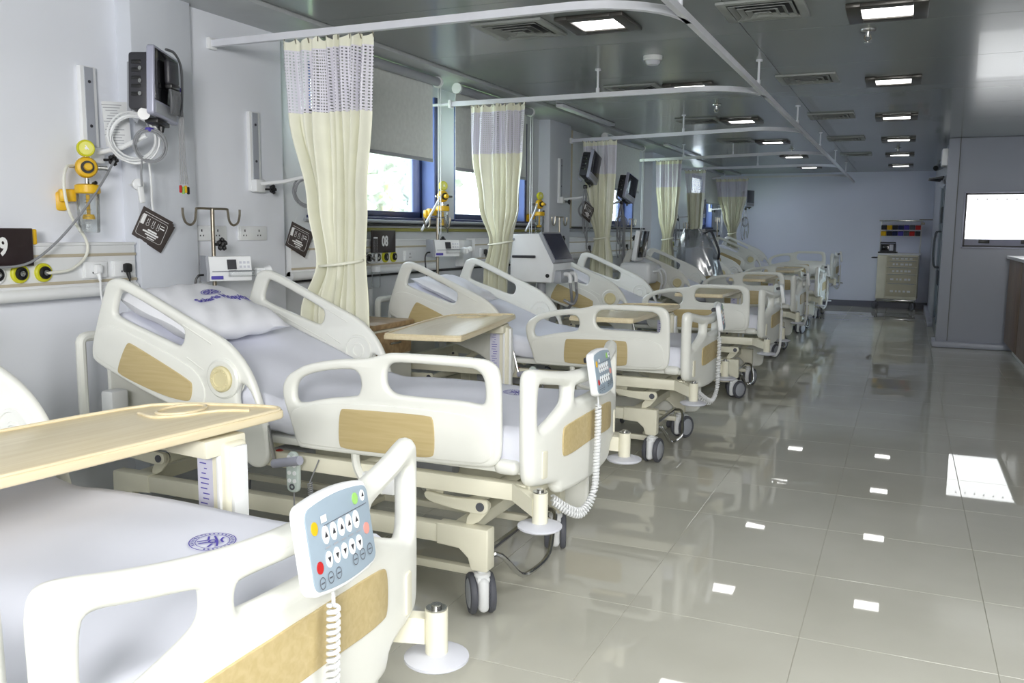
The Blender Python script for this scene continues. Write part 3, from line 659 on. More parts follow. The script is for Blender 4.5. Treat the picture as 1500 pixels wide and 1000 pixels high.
    m2 = MB(); m2.box((-1.12 - 0.5 * L * math.cos(A), 0.2, 0.525 + 0.5 * L * math.sin(A)), (L, 0.04, 0.04), rot=(0, A, 0)); m2.box((-1.12 - 0.5 * L * math.cos(A), -0.2, 0.525 + 0.5 * L * math.sin(A)), (L, 0.04, 0.04), rot=(0, A, 0))
    m2.tube([(-1.42, 0, 0.64), (-1.72, 0, 0.44)], 0.02, 10); m2.build('backrest_frame', M_CREAM, root)
    # rails
    side_rail(root, -1, 'head'); side_rail(root, 1, 'head'); side_rail(root, -1, 'foot')
    side_rail(root, 1, 'foot', -0.415)
    # crank handle and red release on the near side
    c = MB().tube([(-1.10, -0.45, 0.625), (-1.055, -0.468, 0.49)], 0.0075, 8); o = c.build('crank_handle', M_CHROME, root)
    MB().cyl((-1.055, -0.475, 0.488), (-0.915, -0.50, 0.522), 0.017, seg=14).build('grip', mat('grip_grey', S(168, 170, 186), 0.45), o)
    MB().box((-1.075, -0.40, 0.50), (0.06, 0.03, 0.035), rot=(0, 0.3, 0), bev=0.008).build('release_handle', M_RED, root)
    footboard(root)
    # headboard: white tube hoop with an inner panel
    h = MB().tube(chaikin([(-2.09, -0.44, 0.40), (-2.09, -0.44, 0.84), (-2.09, -0.44, 0.905), (-2.09, -0.37, 0.905), (-2.09, 0.37, 0.905), (-2.09, 0.44, 0.905), (-2.09, 0.44, 0.84), (-2.09, 0.44, 0.40)], 2, False), 0.021, 10).build('headboard', M_PLASTIC, root)
    MB().box((-2.085, 0, 0.66), (0.025, 0.62, 0.34), bev=0.01).build('head_panel', M_PLASTIC, h)
    MB().box((-2.02, -0.34, 0.56), (0.07, 0.09, 0.22), bev=0.012).build('corner_box', M_WHITE, root)
    # corner bumpers
    for s_ in (-1, 1):
        for x in (0.03, -2.04):
            d_ = 1 if x > -1 else -1
            p = MB().cyl((x, s_ * 0.475, 0.415), (x, s_ * 0.475, 0.52), 0.026, seg=16)
            p.prism([(0, 0.50), (0, 0.44), (-0.13, 0.46), (-0.13, 0.52)], lambda q, v, w: (x - d_ * 0.02 + d_ * q * 0.8, s_ * (0.475 + q * 0.55) + w * 0.02, v), -1, 1)
            o = p.build('bumper', M_CREAM, root)
            MB().lathe([(0, 0.0), (0.066, 0.0), (0.074, 0.006), (0.074, 0.012), (0.05, 0.02), (0, 0.022)], (x, s_ * 0.475, 0.397), seg=28).build('bumper_disc', M_LILAC, o)
            MB().lathe([(0.024, 0), (0.024, 0.004), (0.012, 0.004), (0.012, 0.012), (0, 0.012)], (x, s_ * 0.475, 0.52), seg=14).build('bumper_cap', M_CHROME, o)
    return root
# name, x of footboard, y centre, lift, label
BEDS = [(-0.95, 1.185, 0, 'nearest white hospital bed, its footboard cut by the lower left corner'),
        (-1.075, 3.06, 0, 'white hospital bed with printed pillow, second from the camera, beside the first curtain'),
        (-1.08, 5.37, 0, 'white hospital bed third from the camera, its table lying across it behind the second bed'),
        (-1.0, 7.68, 0, 'white hospital bed fourth from the camera, just beyond the white ventilator'),
        (-1.05, 10.32, 0, 'white hospital bed fifth from the camera, in the dimmer half of the row'),
        (-1.03, 12.85, 0, 'white hospital bed sixth from the camera, next to last in the row'),
        (-1.03, 15.3, 0.13, 'white hospital bed last in the row, raised, against the pale end wall')]
bed0 = make_bed(); bed_roots = []
for k, (x, y, dz, lab) in enumerate(BEDS):
    if k == 0: r = bed0; r.location = (x, y, 0); r['label'] = lab; r['group'] = 'white hospital beds along the window wall'
    else: r = dup(bed0, (x, y, 0), lab)
    bed_roots.append(r)
    cs = [c for c in r.children if c.name.startswith('castor')]
    rnd = random.Random(40 + k)
    if k >= 2:
        for c in cs: c.rotation_euler.z = [0, 0, -1.75, -1.9, -2.0, -1.85, -1.8][k] + rnd.uniform(-0.25, 0.25)
    if dz:
        for c in r.children:
            if not (c.name.startswith(('castor', 'base_frame', 'brake', 'leg'))): c.location.z += dz
            if c.name.startswith('leg'): pass
# ------------------------------------------------------------ mattresses under white sheets
MTOP = 0.705; HX = -1.14; MA = math.radians(22)
def mat_z(x, y, rnd=None):
    base = MTOP if x > HX else MTOP + (HX - x) * math.tan(MA)
    if abs(x - HX) < 0.12:      # soften the hinge
        t = (x - (HX - 0.12)) / 0.24; z0 = MTOP + 0.12 * math.tan(MA); base = z0 * (1 - t) ** 2 + 2 * t * (1 - t) * MTOP + MTOP * t * t
    w = 0.004 * math.sin(9 * x + 3 * y) + 0.003 * math.sin(17 * y - 6 * x + 1.3) + 0.006 * math.exp(-((x - HX - 0.15 + 0.2 * y) / 0.05) ** 2) - 0.006 * math.exp(-((x - HX - 0.27 + 0.3 * y) / 0.06) ** 2)
    return base + w
def make_mattress():
    root = empty('mattress', '', 'mattress', (0, 0, 0))
    b = MB(); NX, NY = 72, 30; x0, x1 = -1.93, -0.045; hw = 0.415
    def P(i, j):
        x = x0 + (x1 - x0) * i / NX; y = -hw + 2 * hw * j / NY
        ex = min(i, NX - i) / NX * (x1 - x0); ey = (hw - abs(y)); r = 0.035
        drop = 0
        for e in (ex, ey):
            if e < r: drop = max(drop, r - math.sqrt(max(0, r * r - (r - e) ** 2)))
        return Vector((x, y, mat_z(x, y) - drop))
    top = [[b.bm.verts.new(P(i, j)) for j in range(NY + 1)] for i in range(NX + 1)]
    for i in range(NX):
        for j in range(NY): b.bm.faces.new((top[i][j], top[i + 1][j], top[i + 1][j + 1], top[i][j + 1]))
    ring = [(i, 0) for i in range(NX)] + [(NX, j) for j in range(NY)] + [(i, NY) for i in range(NX, 0, -1)] + [(0, j) for j in range(NY, 0, -1)]
    prev = [top[i][j] for i, j in ring]
    for q, dz in ((1, 0.045), (2, 0.085), (3, 0.10)):
        cur = []
        for k, (i, j) in enumerate(ring):
            p = P(i, j); n = Vector((0, 0, 0))
            if j == 0: n.y -= 1
            if j == NY: n.y += 1
            if i == 0: n.x -= 1
            if i == NX: n.x += 1
            wob = 0.006 * math.sin(k * 1.9) * (q / 3) + 0.004 * math.sin(k * 0.83 + 1) * (q / 3)
            out = n * (wob - (0.02 if q == 3 else 0.0))
            zb = mat_z(p.x, p.y)
            cur.append(b.bm.verts.new((p.x + out.x, p.y + out.y, min(p.z - 0.004 * q, zb - dz - 0.025))))
        for k in range(len(ring)): b.bm.faces.new((prev[k], prev[(k + 1) % len(ring)], cur[(k + 1) % len(ring)], cur[k]))
        prev = cur
    b.bm.faces.new(prev[::-1])
    b.build('sheet', M_SHEET, root, smooth=60)
    # round printed emblem near the foot: double ring, strokes of a figure, tick letters
    e = MB(); cx, cy = -0.36, 0.20
    def W(u, v): x, y = cx + v * 0.82, cy - u * 0.82; return (x, y, mat_z(x, y) + 0.0035)
    def stroke(pts, wd, closed=False):
        n = len(pts)
        for k in range(n if closed else n - 1):
            a, c = Vector(pts[k]), Vector(pts[(k + 1) % n]); d = (c - a); d = Vector((-d.y, d.x)).normalized() * wd
            e.bm.faces.new([e.bm.verts.new(W(*q)) for q in (a - d, c - d, c + d, a + d)])
    sc_ = 0.82
    circ = lambda r, n=40, a0=0, a1=2 * PI: [(r * math.cos(a0 + (a1 - a0) * k / n), r * math.sin(a0 + (a1 - a0) * k / n)) for k in range(n + 1)]
    stroke(circ(0.058), 0.0014); stroke(circ(0.043), 0.001)
    for k in range(26):
        a = 0.3 + 2 * PI * k / 26 * 0.9; stroke([(0.047 * math.cos(a), 0.047 * math.sin(a)), (0.054 * math.cos(a + 0.05), 0.054 * math.sin(a + 0.05))], 0.0022)
    stroke(circ(0.009, 14), 0.003)
    for p in ([(-0.03, -0.02), (-0.012, 0.004), (0.0, 0.016), (0.018, 0.03)], [(0.0, 0.014), (0.012, -0.006), (0.03, -0.02)], [(-0.035, 0.005), (-0.018, 0.012), (-0.008, 0.028)], [(-0.02, -0.03), (0.0, -0.014), (0.022, -0.032)], [(0.012, 0.01), (0.034, 0.014)]):
        stroke(p, 0.0028)
    e.build('printed_emblem', M_PURPLE, root, smooth=0, recalc=False)
    return root
MATL = ['mattress under a smooth white sheet with purple emblem on the nearest bed', 'mattress under white sheet on the second bed, beneath the printed pillow', 'mattress under white sheet on the third bed, below the crossing table',
        'mattress under white sheet on the fourth bed, beyond the ventilator', 'mattress under white sheet on the fifth bed from the camera', 'mattress under white sheet on the sixth bed from the camera', 'mattress under white sheet on the last raised bed by the end wall']
m0 = make_mattress()
for k, (x, y, dz, lab) in enumerate(BEDS):
    if k == 0: m0.location = (x, y, dz); m0['label'] = MATL[0]; m0['group'] = 'sheeted mattresses on the beds'
    else: dup(m0, (x, y, dz), MATL[k])
# ------------------------------------------------------------ pillows
def pillow(name, loc, rz, tilt, label, text=False):
    r = empty('pillow', label, 'pillow', loc, group='white pillows')
    r.rotation_euler = (0, tilt, rz)
    N = 24; LX_, LY_ = 0.46, 0.60; b = MB(); T = []
    def H(u, v, s_):
        e = (1 - abs(u) ** 3.2) * (1 - abs(v) ** 3.2); w = 0.006 * math.sin(7 * u + 4 * v) * e + 0.004 * math.sin(13 * v + 5 * u)
        return s_ * (0.075 * max(0, e) ** 0.55) + w
    def XY(u, v): return (u * LX_ / 2 * (1 - 0.05 * (1 - v * v) * abs(u)), v * LY_ / 2 * (1 - 0.05 * (1 - u * u) * abs(v)))
    for s_ in (1, -1):
        g = [[b.bm.verts.new((*XY(-1 + 2 * i / N, -1 + 2 * j / N), H(-1 + 2 * i / N, -1 + 2 * j / N, s_) + 0.075)) for j in range(N + 1)] for i in range(N + 1)]
        for i in range(N):
            for j in range(N): b.bm.faces.new((g[i][j], g[i + 1][j], g[i + 1][j + 1], g[i][j + 1]))
    bmesh.ops.remove_doubles(b.bm, verts=b.bm.verts, dist=0.0035)
    b.build('pillow_cover', M_PILLOW, r, smooth=60)
    if text:
        me = text_mesh('Solaris Hospital', 0.052, 0.0014, 0.0003); t = MB(); t.add_mesh(me); bpy.data.meshes.remove(me)
        bmesh.ops.subdivide_edges(t.bm, edges=[e for e in t.bm.edges if e.calc_length() > 0.02], cuts=1)
        for v in t.bm.verts:
            # word runs along the pillow's long side (local y), arched
            ly = v.co.x + 0.035; lx = -(v.co.y - 0.5 * v.co.x ** 2) + 0.035
            u_, v_ = lx / (LX_ / 2), ly / (LY_ / 2)
            v.co = Vector((lx, ly, H(max(-1, min(1, u_)), max(-1, min(1, v_)), 1) + 0.079 + v.co.z))
        t.build('printed_name', M_PURPLE, r, smooth=0)
        e = MB()
        for rr in (0.040, 0.030):
            for k in range(30):
                q = []
                for ang, rad in ((k, rr), (k + 1, rr), (k + 1, rr + 0.004), (k, rr + 0.004)):
                    a = 2 * PI * ang / 30; lx, ly = -0.032 + rad * math.sin(a) * 0.8, 0.035 + rad * math.cos(a) * 1.1
                    q.append(e.bm.verts.new((lx, ly, H(lx / (LX_ / 2), ly / (LY_ / 2), 1) + 0.0795)))
                e.bm.faces.new(q)
        for k in range(9):
            a = 2 * PI * k / 9; c0, c1 = 0.006, 0.028; q = []
            for rad, da in ((c0, -0.3), (c0, 0.3), (c1, 0.18), (c1, -0.18)):
                lx, ly = -0.032 + rad * math.sin(a + da), 0.035 + rad * math.cos(a + da) * 1.2; q.append(e.bm.verts.new((lx, ly, H(lx / (LX_ / 2), ly / (LY_ / 2), 1) + 0.0795)))
            e.bm.faces.new(q)
        e.build('printed_emblem', M_PURPLE, r, smooth=0)
    return r
def on_back(bx, by, dz, xl):   # point on the raised part of a mattress
    return (bx + xl, by, mat_z(xl, 0) + dz + 0.0)
for k, (x, y, dz, lab) in enumerate(BEDS[1:6]):
    labs = ['white pillow with purple hospital print on the second bed from the camera', 'plain white pillow on the third bed, below the bed number sign', 'plain white pillow on the fourth bed behind the ventilator', 'plain white pillow on the fifth bed from the camera', 'plain white pillow on the sixth bed from the camera']
    p = on_back(x, y - (0.12 if k == 0 else 0.10), dz, -1.72 if k == 0 else -1.70)
    pl = pillow('pillow', p, 0, math.radians(20) if k == 0 else math.radians(22), labs[k], k == 0)
    if k: pl.scale = (0.9, 0.95, 0.62)
# ------------------------------------------------------------ control panels hooked on the footboards
def make_panel(simple=False):
    r = empty('bed_control_panel', '', 'control panel', (0, 0, 0))
    fn = lambda u, v, w: (w, u, v)
    out = [(u, v + 0.011 * (1 - (u / 0.112) ** 2) * (1 if v > 0 else -1)) for u, v in [(0.112 - 0.224 * k / 12, 0.072) for k in range(1, 12)]]
    base = rrect(-0.112, -0.076, 0.112, 0.074, 0.016, 4); half = len(base) // 2
    bulge = lambda p: (p[0], p[1] + 0.011 * (1 - (p[0] / 0.112) ** 2) * (1 if p[1] > 0 else -1))
    out = [bulge(p) for p in base[:5]] + [bulge((0.08 - 0.16 * k / 8, 0.074)) for k in range(9)] + [bulge(p) for p in base[5:15]] + [bulge((-0.08 + 0.16 * k / 8, -0.076)) for k in range(9)] + [bulge(p) for p in base[15:]]
    plate(out, [], 0.034, 0.009, fn).build('housing', M_WHITE, r)
    face = [(u * 0.94, v * 0.9) for u, v in out]
    plate(face, [], 0.003, 0.0008, lambda u, v, w: (0.0175 + w, u, v)).build('face_plate', M_CTRL, r)
    def pill(u, v, ru, rv, m, name):
        MB().prism([(u + ru * math.cos(2 * PI * k / 16), v + rv * math.sin(2 * PI * k / 16)) for k in range(16)], lambda a, b_, w: (w, a, b_), 0.0175, 0.021).build(name, m, r, smooth=0)
    def mark(poly, m, name='printed_mark'):
        MB().prism(poly, lambda a, b_, w: (w, a, b_), 0.0212, 0.0218).build(name, m, r, smooth=0)
    for q in range(5):
        u = -0.052 + 0.026 * q
        pill(u, 0.016, 0.010, 0.016, M_WHITE, 'button'); pill(u, -0.026, 0.010, 0.014, M_WHITE, 'button')
        mark([(u - 0.005, 0.012), (u + 0.005, 0.012), (u, 0.022)], M_DARK); mark([(u - 0.005, -0.022), (u, -0.032), (u + 0.005, -0.022)], M_DARK)
        mark([(u - 0.007, -0.0065), (u + 0.007, -0.0065), (u + 0.007, -0.004), (u - 0.007, -0.004)], M_GREY)
    pill(-0.083, 0.034, 0.0095, 0.0115, M_YELLOW, 'yellow_button'); pill(-0.083, -0.032, 0.0095, 0.0105, M_RED, 'red_button'); pill(0.083, -0.008, 0.009, 0.0105, M_PINK, 'pink_button')
    pill(0.058, 0.052, 0.009, 0.0105, M_GREEN, 'green_button'); pill(0.084, 0.052, 0.007, 0.010, M_WHITE, 'button'); mark([(0.08, 0.05), (0.088, 0.05), (0.084, 0.058)], M_DARK)
    mark([(-0.062, 0.038), (-0.044, 0.038), (-0.044, 0.050), (-0.062, 0.050)], M_WHITE)
    mark([(-0.055, 0.032), (0.092, 0.0355), (0.092, 0.0365), (-0.055, 0.033)], M_TYRE)
    for u, v in ((-0.083, -0.058), (-0.056, -0.056), (-0.03, -0.056), (0.03, -0.05), (0.056, -0.048), (0.083, -0.046)):
        b = MB(); n = 18
        A = [b.bm.verts.new((0.0212, u + 0.0095 * math.cos(2 * PI * k / n), v + 0.0105 * math.sin(2 * PI * k / n))) for k in range(n)]; B = [b.bm.verts.new((0.0212, u + 0.008 * math.cos(2 * PI * k / n), v + 0.009 * math.sin(2 * PI * k / n))) for k in range(n)]
        for k in range(n): b.bm.faces.new((A[k], A[(k + 1) % n], B[(k + 1) % n], B[k]))
        b.build('button_ring', M_TYRE, r, smooth=0); mark([(u - 0.005, v - 0.001), (u + 0.005, v - 0.001), (u + 0.005, v + 0.001), (u - 0.005, v + 0.001)], M_TYRE)
    MB().box((-0.030, 0, 0.048), (0.05, 0.08, 0.02), bev=0.006).build('hook', M_DARK, r)
    return r
PANL = ['grey bed control panel with arrow buttons on the nearest footboard', 'grey bed control panel on the second footboard from the camera', 'bed control panel on the third footboard, seen almost edge on', 'bed control panel on the fourth footboard', 'bed control panel on the fifth footboard', 'bed control panel on the sixth footboard', 'bed control panel on the last raised footboard']
pan0 = make_panel(); PTILT = math.radians(-9)
PY = [0.03, -0.02, 0.0, 0.0, 0.0, 0.0, 0.0]
for k, (x, y, dz, lab) in enumerate(BEDS):
    px = (x + bowx(PY[k]) + 0.056, y + PY[k], (0.842 if k == 0 else 0.858) + dz)
    if k == 0: p = pan0; p.location = px; p['label'] = PANL[0]; p['group'] = 'control panels on the footboards'
    elif k < 3: p = dup(pan0, px, PANL[k])
    else:
        p = pan0.copy(); COL.objects.link(p); p.location = px; p['label'] = PANL[k]
        for ch in pan0.children:
            if ch.name.split('.')[0] in ('housing', 'face_plate', 'hook'): copy_tree(ch, p)
    yw = 0.12 if k >= 2 else 0.0
    p.rotation_euler = (0, PTILT, yw); p.scale = (0.85, 0.86, 1.0)
    # coiled cord from the panel down to the frame: rigidly plugged into the panel
    base = [Vector((x + bowx(PY[k]) + 0.05, y + PY[k] - 0.0, 0.775 + dz)), Vector((x + bowx(PY[k]) + 0.055, y + PY[k] - 0.005, 0.72 + dz))]
    coil = spline([base[1], base[1] + Vector((0.002, -0.012, -0.18)), base[1] + Vector((0.0, -0.03, -0.31)), base[1] + Vector((-0.02, -0.09, -0.375)), base[1] + Vector((-0.05, -0.15, -0.36)), base[1] + Vector((-0.10, -0.20, -0.31))], 6)
    c = MB().tube([base[0], base[1]], 0.0035, 6)
    turns = 46 if k < 2 else 30
    if k < 3: c.tube(helix_path(coil, 0.0095, turns, 10), 0.0040, 6)
    else: c.tube(coil, 0.011, 7)
    inv = Matrix.Translation(Vector(px)) @ Euler((0, PTILT, yw)).to_matrix().to_4x4() @ Matrix.Diagonal((0.85, 0.86, 1.0, 1.0)); inv.invert()
    bmesh.ops.transform(c.bm, matrix=inv, verts=c.bm.verts)
    c.build('coiled_cord', M_CABLEW, p)
# hand control pendant hanging on the near side of the second and third beds
def pendant(loc_, label):
    r = empty('hand_control', label, 'hand control', loc_, group='pendant hand controls')
    plate(ch2([(-0.028, 0.07), (0.028, 0.07), (0.028, -0.05), (0.024, -0.085), (-0.024, -0.085), (-0.028, -0.05)]), [], 0.02, 0.005, lambda u, v, w: (u, w, v)).build('housing', mat('pendant_grey', S(192, 204, 200), 0.45), r)
    b = MB()
    for i in range(2):
        for j in range(4): b.cyl((-0.012 + 0.024 * i, -0.010, 0.05 - 0.03 * j), (-0.012 + 0.024 * i, -0.0125, 0.05 - 0.03 * j), 0.008, seg=12)
    stuff(b.build('buttons', M_WHITE, r))
    MB().lathe([(0.006, 0), (0.012, 0), (0.012, 0.002), (0.006, 0.002)], (0, -0.010, -0.063), (0, -1, 0), seg=16).build('button_ring', M_TYRE, r)
    c = MB().tube(spline([(0, 0, -0.085), (0.004, 0.0, -0.16), (0.03, 0.02, -0.22), (0.07, 0.03, -0.2), (0.055, 0.03, -0.12)], 5), 0.003, 6)
    c.tube(helix((0.055, 0.03, -0.12), (0.05, 0.03, -0.05), 0.009, 9), 0.0025, 5); c.tube([(0.05, 0.03, -0.05), (0.09, 0.035, 0.04)], 0.0025, 5); c.build('cord', M_CABLE, r)
pendant((-2.04, 2.585, 0.475), 'pendant hand control hanging under the second bed beside the crank')
pendant((-2.04, 4.90, 0.475), 'pendant hand control hanging under the third bed, partly hidden')
# ------------------------------------------------------------ overbed tables (local: long axis y, post at +y end)
def make_table():
    r = empty('overbed_table', '', 'overbed table', (0, 0, 0))
    L, W = 1.22, 0.42; h = 0.855; out = chaikin([(-W / 2, -L / 2 + 0.02), (-W / 2 + 0.03, -L / 2), (W / 2 - 0.03, -L / 2), (W / 2, -L / 2 + 0.03), (W / 2, L / 2 - 0.05), (W / 2 - 0.02, L / 2), (W / 2 - 0.08, L / 2), (-W / 2 + 0.10, L / 2 - 0.10), (-W / 2, L / 2 - 0.22)], 2)
    fn = lambda u, v, w: (u, v, h - 0.014 + w)
    t = plate(out, [], 0.024, 0.006, fn).build('table_top', M_TABLE, r)
    n = len(out); cx = 0; lip = [(u * 0.965, v * 0.985, h + 0.0) for u, v in out]
    wood('table_edge', S(216, 196, 152), S(226, 208, 168), 0.35, (12, 2, 12)); MB().tube(lip, 0.0055, 8, closed=True).build('raised_lip', M_TABLE, t)
    c = MB(); ring = [(-0.045 + 0.052 * math.cos(2 * PI * k / 28), L / 2 - 0.17 + 0.075 * math.sin(2 * PI * k / 28), h - 0.0005) for k in range(28)]
    c.tube(ring, 0.005, 8, closed=True)
    c.tube(spline([(-0.10, L / 2 - 0.27, h), (-0.02, L / 2 - 0.28, h), (0.03, L / 2 - 0.22, h), (0.06, L / 2 - 0.13, h), (0.13, L / 2 - 0.08, h)], 6), 0.005, 8)
    c.build('cup_recess_rim', M_TABLE, t)
    py = L / 2 - 0.20; px = 0.15
    MB().box((0, 0.05, h - 0.035), (0.06, 0.85, 0.022), bev=0.004).build('support_rail', M_CREAM, r)
    MB().box((px - 0.04, py - 0.02, h - 0.065), (0.16, 0.14, 0.05), bev=0.008).build('bracket', M_CREAM, r)
    MB().box((px, py, 0.44), (0.115, 0.075, 0.72), bev=0.012, seg=3).build('post', M_CREAM, r)
    MB().box((px + 0.063, py, 0.44), (0.014, 0.05, 0.70), bev=0.003).box((px + 0.03, py - 0.04, 0.44), (0.012, 0.01, 0.70), bev=0.002).build('post_channel', M_WHITE, r)
    s = MB().box((px - 0.026, py - 0.0383, 0.66), (0.058, 0.001, 0.26)); s.build('post_label', mat('lilac_label', S(206, 206, 226), 0.5), r)
    m = MB(); rnd = random.Random(3)
    for k in range(14):
        z = 0.765 - 0.014 * k; w_ = rnd.uniform(0.01, 0.034)
        m.box((px - 0.028 + rnd.uniform(-0.006, 0.006), py - 0.0391, z), (w_, 0.0006, 0.003))
    for k in range(6): m.box((px - 0.028, py - 0.0391, 0.568 - 0.005 * k), (0.016, 0.0006, 0.003))
    stuff(m.build('label_print', M_PURPLE, r))
    b = MB().box((px - 0.02, py - 0.02, 0.085), (0.20, 0.14, 0.035), bev=0.008)
    for sx in (-0.15, 0.19): b.box((sx, py - 0.30, 0.085), (0.035, 0.66, 0.03), bev=0.006)
    b.box((px - 0.08, py, 0.085), (0.36, 0.05, 0.03), bev=0.006); b.build('base', M_CREAM, r)
    for sx in (-0.15, 0.19):
        for sy in (py + 0.0, py - 0.58):
            MB().lathe([(0, -0.012), (0.03, -0.012), (0.034, -0.006), (0.034, 0.006), (0.03, 0.012), (0, 0.012)], (sx, sy, 0.034), (1, 0, 0), seg=16).cyl((sx, sy, 0.035), (sx, sy, 0.075), 0.009, seg=8).build('castor', M_TYRE, r)
    return r
tb0 = make_table()
TBL = [(-1.86, 1.42, math.radians(-6), 'overbed table with long pale wooden top crossing the nearest bed'), (-2.25, 4.30, math.radians(11), 'overbed table standing between the second and third beds, wooden top with rounded corner'),
       (-1.64, 5.58, 0.0, 'overbed table lying across the third bed, seen through its side rail opening'), (-1.55, 7.88, 0.0, 'overbed table across the fourth bed from the camera'),
       (-1.58, 10.52, 0.0, 'overbed table across the fifth bed from the camera'), (-1.56, 13.05, 0.0, 'overbed table across the sixth bed from the camera')]
for k, (x, y, rz, lab) in enumerate(TBL):
    o = tb0 if k == 0 else dup(tb0, (x, y, 0), lab)
    o.location = (x, y, 0); o.rotation_euler = (0, 0, rz); o['label'] = lab; o['group'] = 'overbed tables along the bed row'
    if k >= 2: o.location.z = 0.0
# ------------------------------------------------------------ bedside locker
def locker(x, y, label):
    r = empty('bedside_locker', label, 'bedside locker', (x, y, 0), group='bedside lockers')
    MB().box((0, 0, 0.42), (0.46, 0.42, 0.70), bev=0.01).build('body', M_CREAM, r)
    MB().box((0, 0, 0.79), (0.50, 0.46, 0.035), bev=0.008).build('top', M_LOCKER, r)
    MB().box((0.236, 0, 0.68), (0.014, 0.40, 0.15), bev=0.004).build('drawer', M_LOCKER, r)
    MB().box((0.236, 0, 0.34), (0.014, 0.40, 0.48), bev=0.004).build('door', M_PLASTIC, r)
    MB().box((0.25, 0, 0.68), (0.014, 0.12, 0.014), bev=0.004).build('drawer_handle', M_CHROME, r)
    for sx in (-0.18, 0.18):
        for sy in (-0.16, 0.16): MB().lathe([(0, -0.01), (0.03, -0.01), (0.03, 0.01), (0, 0.01)], (sx, sy, 0.03), (1, 0, 0), seg=14).cyl((sx, sy, 0.03), (sx, sy, 0.075), 0.008, seg=8).build('castor', M_TYRE, r)
    return r
locker(-3.07, 4.58, 'bedside locker with brown wooden top between the second and third beds')
# ------------------------------------------------------------ privacy curtains
def curtain(k, prof, folds, seed, label, hw=0.05, zb=None):
    """prof: (z, x_left, x_right, fold depth) from the top down"""
    sh = (0, -0.035, -0.08, -0.13, 0, 0)[k]; prof = [(q[0], q[1] + sh, q[2] + sh, q[3]) for q in prof]
    xm = (prof[0][1] + prof[0][2]) / 2; r = empty('privacy_curtain', label, 'curtain', (xm, rail_y(k, xm), RZ), group='cream bedside privacy curtains')
    rnd = random.Random(seed); ph = [rnd.uniform(-0.7, 0.7) for _ in range(folds + 2)]; jit = [rnd.uniform(0.75, 1.3) for _ in range(folds + 2)]
    def at(z):
        for a, c in zip(prof, prof[1:]):
            if c[0] <= z <= a[0]:
                t = (a[0] - z) / (a[0] - c[0]); t = t * t * (3 - 2 * t)
                return [a[i] + (c[i] - a[i]) * t for i in (1, 2, 3)]
        return prof[-1][1:] if z < prof[-1][0] else prof[0][1:]
    NU = folds * 12
    def P(i, z):
        xl, xr, d = at(z); u = i / NU; q = u * folds; f = int(min(q, folds - 1)); 
        a = 2 * PI * (q + 0.33 * math.sin(2 * PI * u * 1.3 + seed) + 0.2 * math.sin(2 * PI * u * 2.9 + 2 * seed)); x = xl + (xr - xl) * (u + 0.012 * math.sin(a * 0.5 + ph[f]) + 0.010 * math.sin(2.1 * z + 7 * u))
        dd = d * (0.85 + 0.3 * math.sin(3.1 * q + seed) ) * jit[f] if 0 < f < folds - 1 else d
        y = dd * math.sin(a) + 0.35 * dd * math.sin(0.5 * a + 1.1 * z + seed) + 0.010 * math.sin(5 * z + 9 * u)
        return Vector((x - xm, y + (rail_y(k, x) - rail_y(k, xm)), z - RZ))
    def strip(name, z0, z1, nz, m, uv=None, dz0=None):
        b = MB(); lay = b.bm.loops.layers.uv.new('UVMap') if uv else None; g = []
        for j in range(nz + 1):
            z = z0 + (z1 - z0) * j / nz
            row = []
            for i in range(NU + 1):
                p = P(i, z)
                if dz0 and j == 0: p.z += dz0(i)
                row.append(b.bm.verts.new(p))
            g.append(row)
        for j in range(nz):
            for i in range(NU):
                f = b.bm.faces.new((g[j][i], g[j][i + 1], g[j + 1][i + 1], g[j + 1][i]))
                if lay:
                    for lp, (ii, jj) in zip(f.loops, ((i, j), (i + 1, j), (i + 1, j + 1), (i, j + 1))): lp[lay].uv = (ii / NU * uv[0], jj / nz * uv[1])
        o = b.build(name, m, r, smooth=80, recalc=False); return o
    zt = prof[0][0]; zn = prof[1][0]
    scal = lambda i: -0.022 * abs(math.sin(PI * i / NU * folds)) ** 1.5 + 0.012
    strip('header', zt, zt - 0.048, 2, M_CURTAIN, dz0=scal)
    strip('net_panel', zt - 0.046, zn, 12, M_NET, uv=(folds * 6, 21))
    strip('drape', zn + 0.004, zb or prof[-1][0], 46, M_CURTAIN)
    h = MB()
    for f in range(folds + 1):
        i = min(NU, int(f * NU / folds)); p = P(i, zt); h.tube([p + Vector((0, 0, -0.012)), Vector((p.x, p.y * 0.4, -0.012))], 0.003, 5)
    stuff(h.build('hooks', M_STEEL, r))
    # tie-back round the waist
    zw = min(prof[1:], key=lambda q: q[2] - q[1])[0]; xl, xr, d = at(zw); cx = (xl + xr) / 2 - xm
    rim = [(cx + ((xr - xl) / 2 + 0.008) * math.cos(2 * PI * q / 28), (d * 1.35 + 0.012) * math.sin(2 * PI * q / 28) + rail_y(k, cx + xm) - rail_y(k, xm), zw - RZ + 0.016 * math.sin(2 * PI * q / 28 + 1)) for q in range(28)]
    MB().tube(rim, 0.007, 8, closed=True).build('tie_band', M_CURTAIN, r)
    return r
curtain(0, [(2.292, -2.89, -2.385, 0.022), (1.935, -2.862, -2.395, 0.034), (1.49, -2.75, -2.44, 0.05), (1.20, -2.69, -2.465, 0.05), (0.95, -2.80, -2.455, 0.045), (0.42, -2.84, -2.40, 0.05)], 8, 1, 'tied cream curtain with net top, nearest of the curtains, beside the second bed')
curtain(1, [(2.295, -3.03, -2.565, 0.022), (1.935, -3.03, -2.57, 0.034), (1.55, -2.97, -2.60, 0.045), (1.275, -2.86, -2.685, 0.05), (1.05, -2.91, -2.71, 0.04), (0.42, -2.94, -2.69, 0.045)], 8, 2, 'tied cream curtain with net top, second of the curtains, left of the white ventilator')
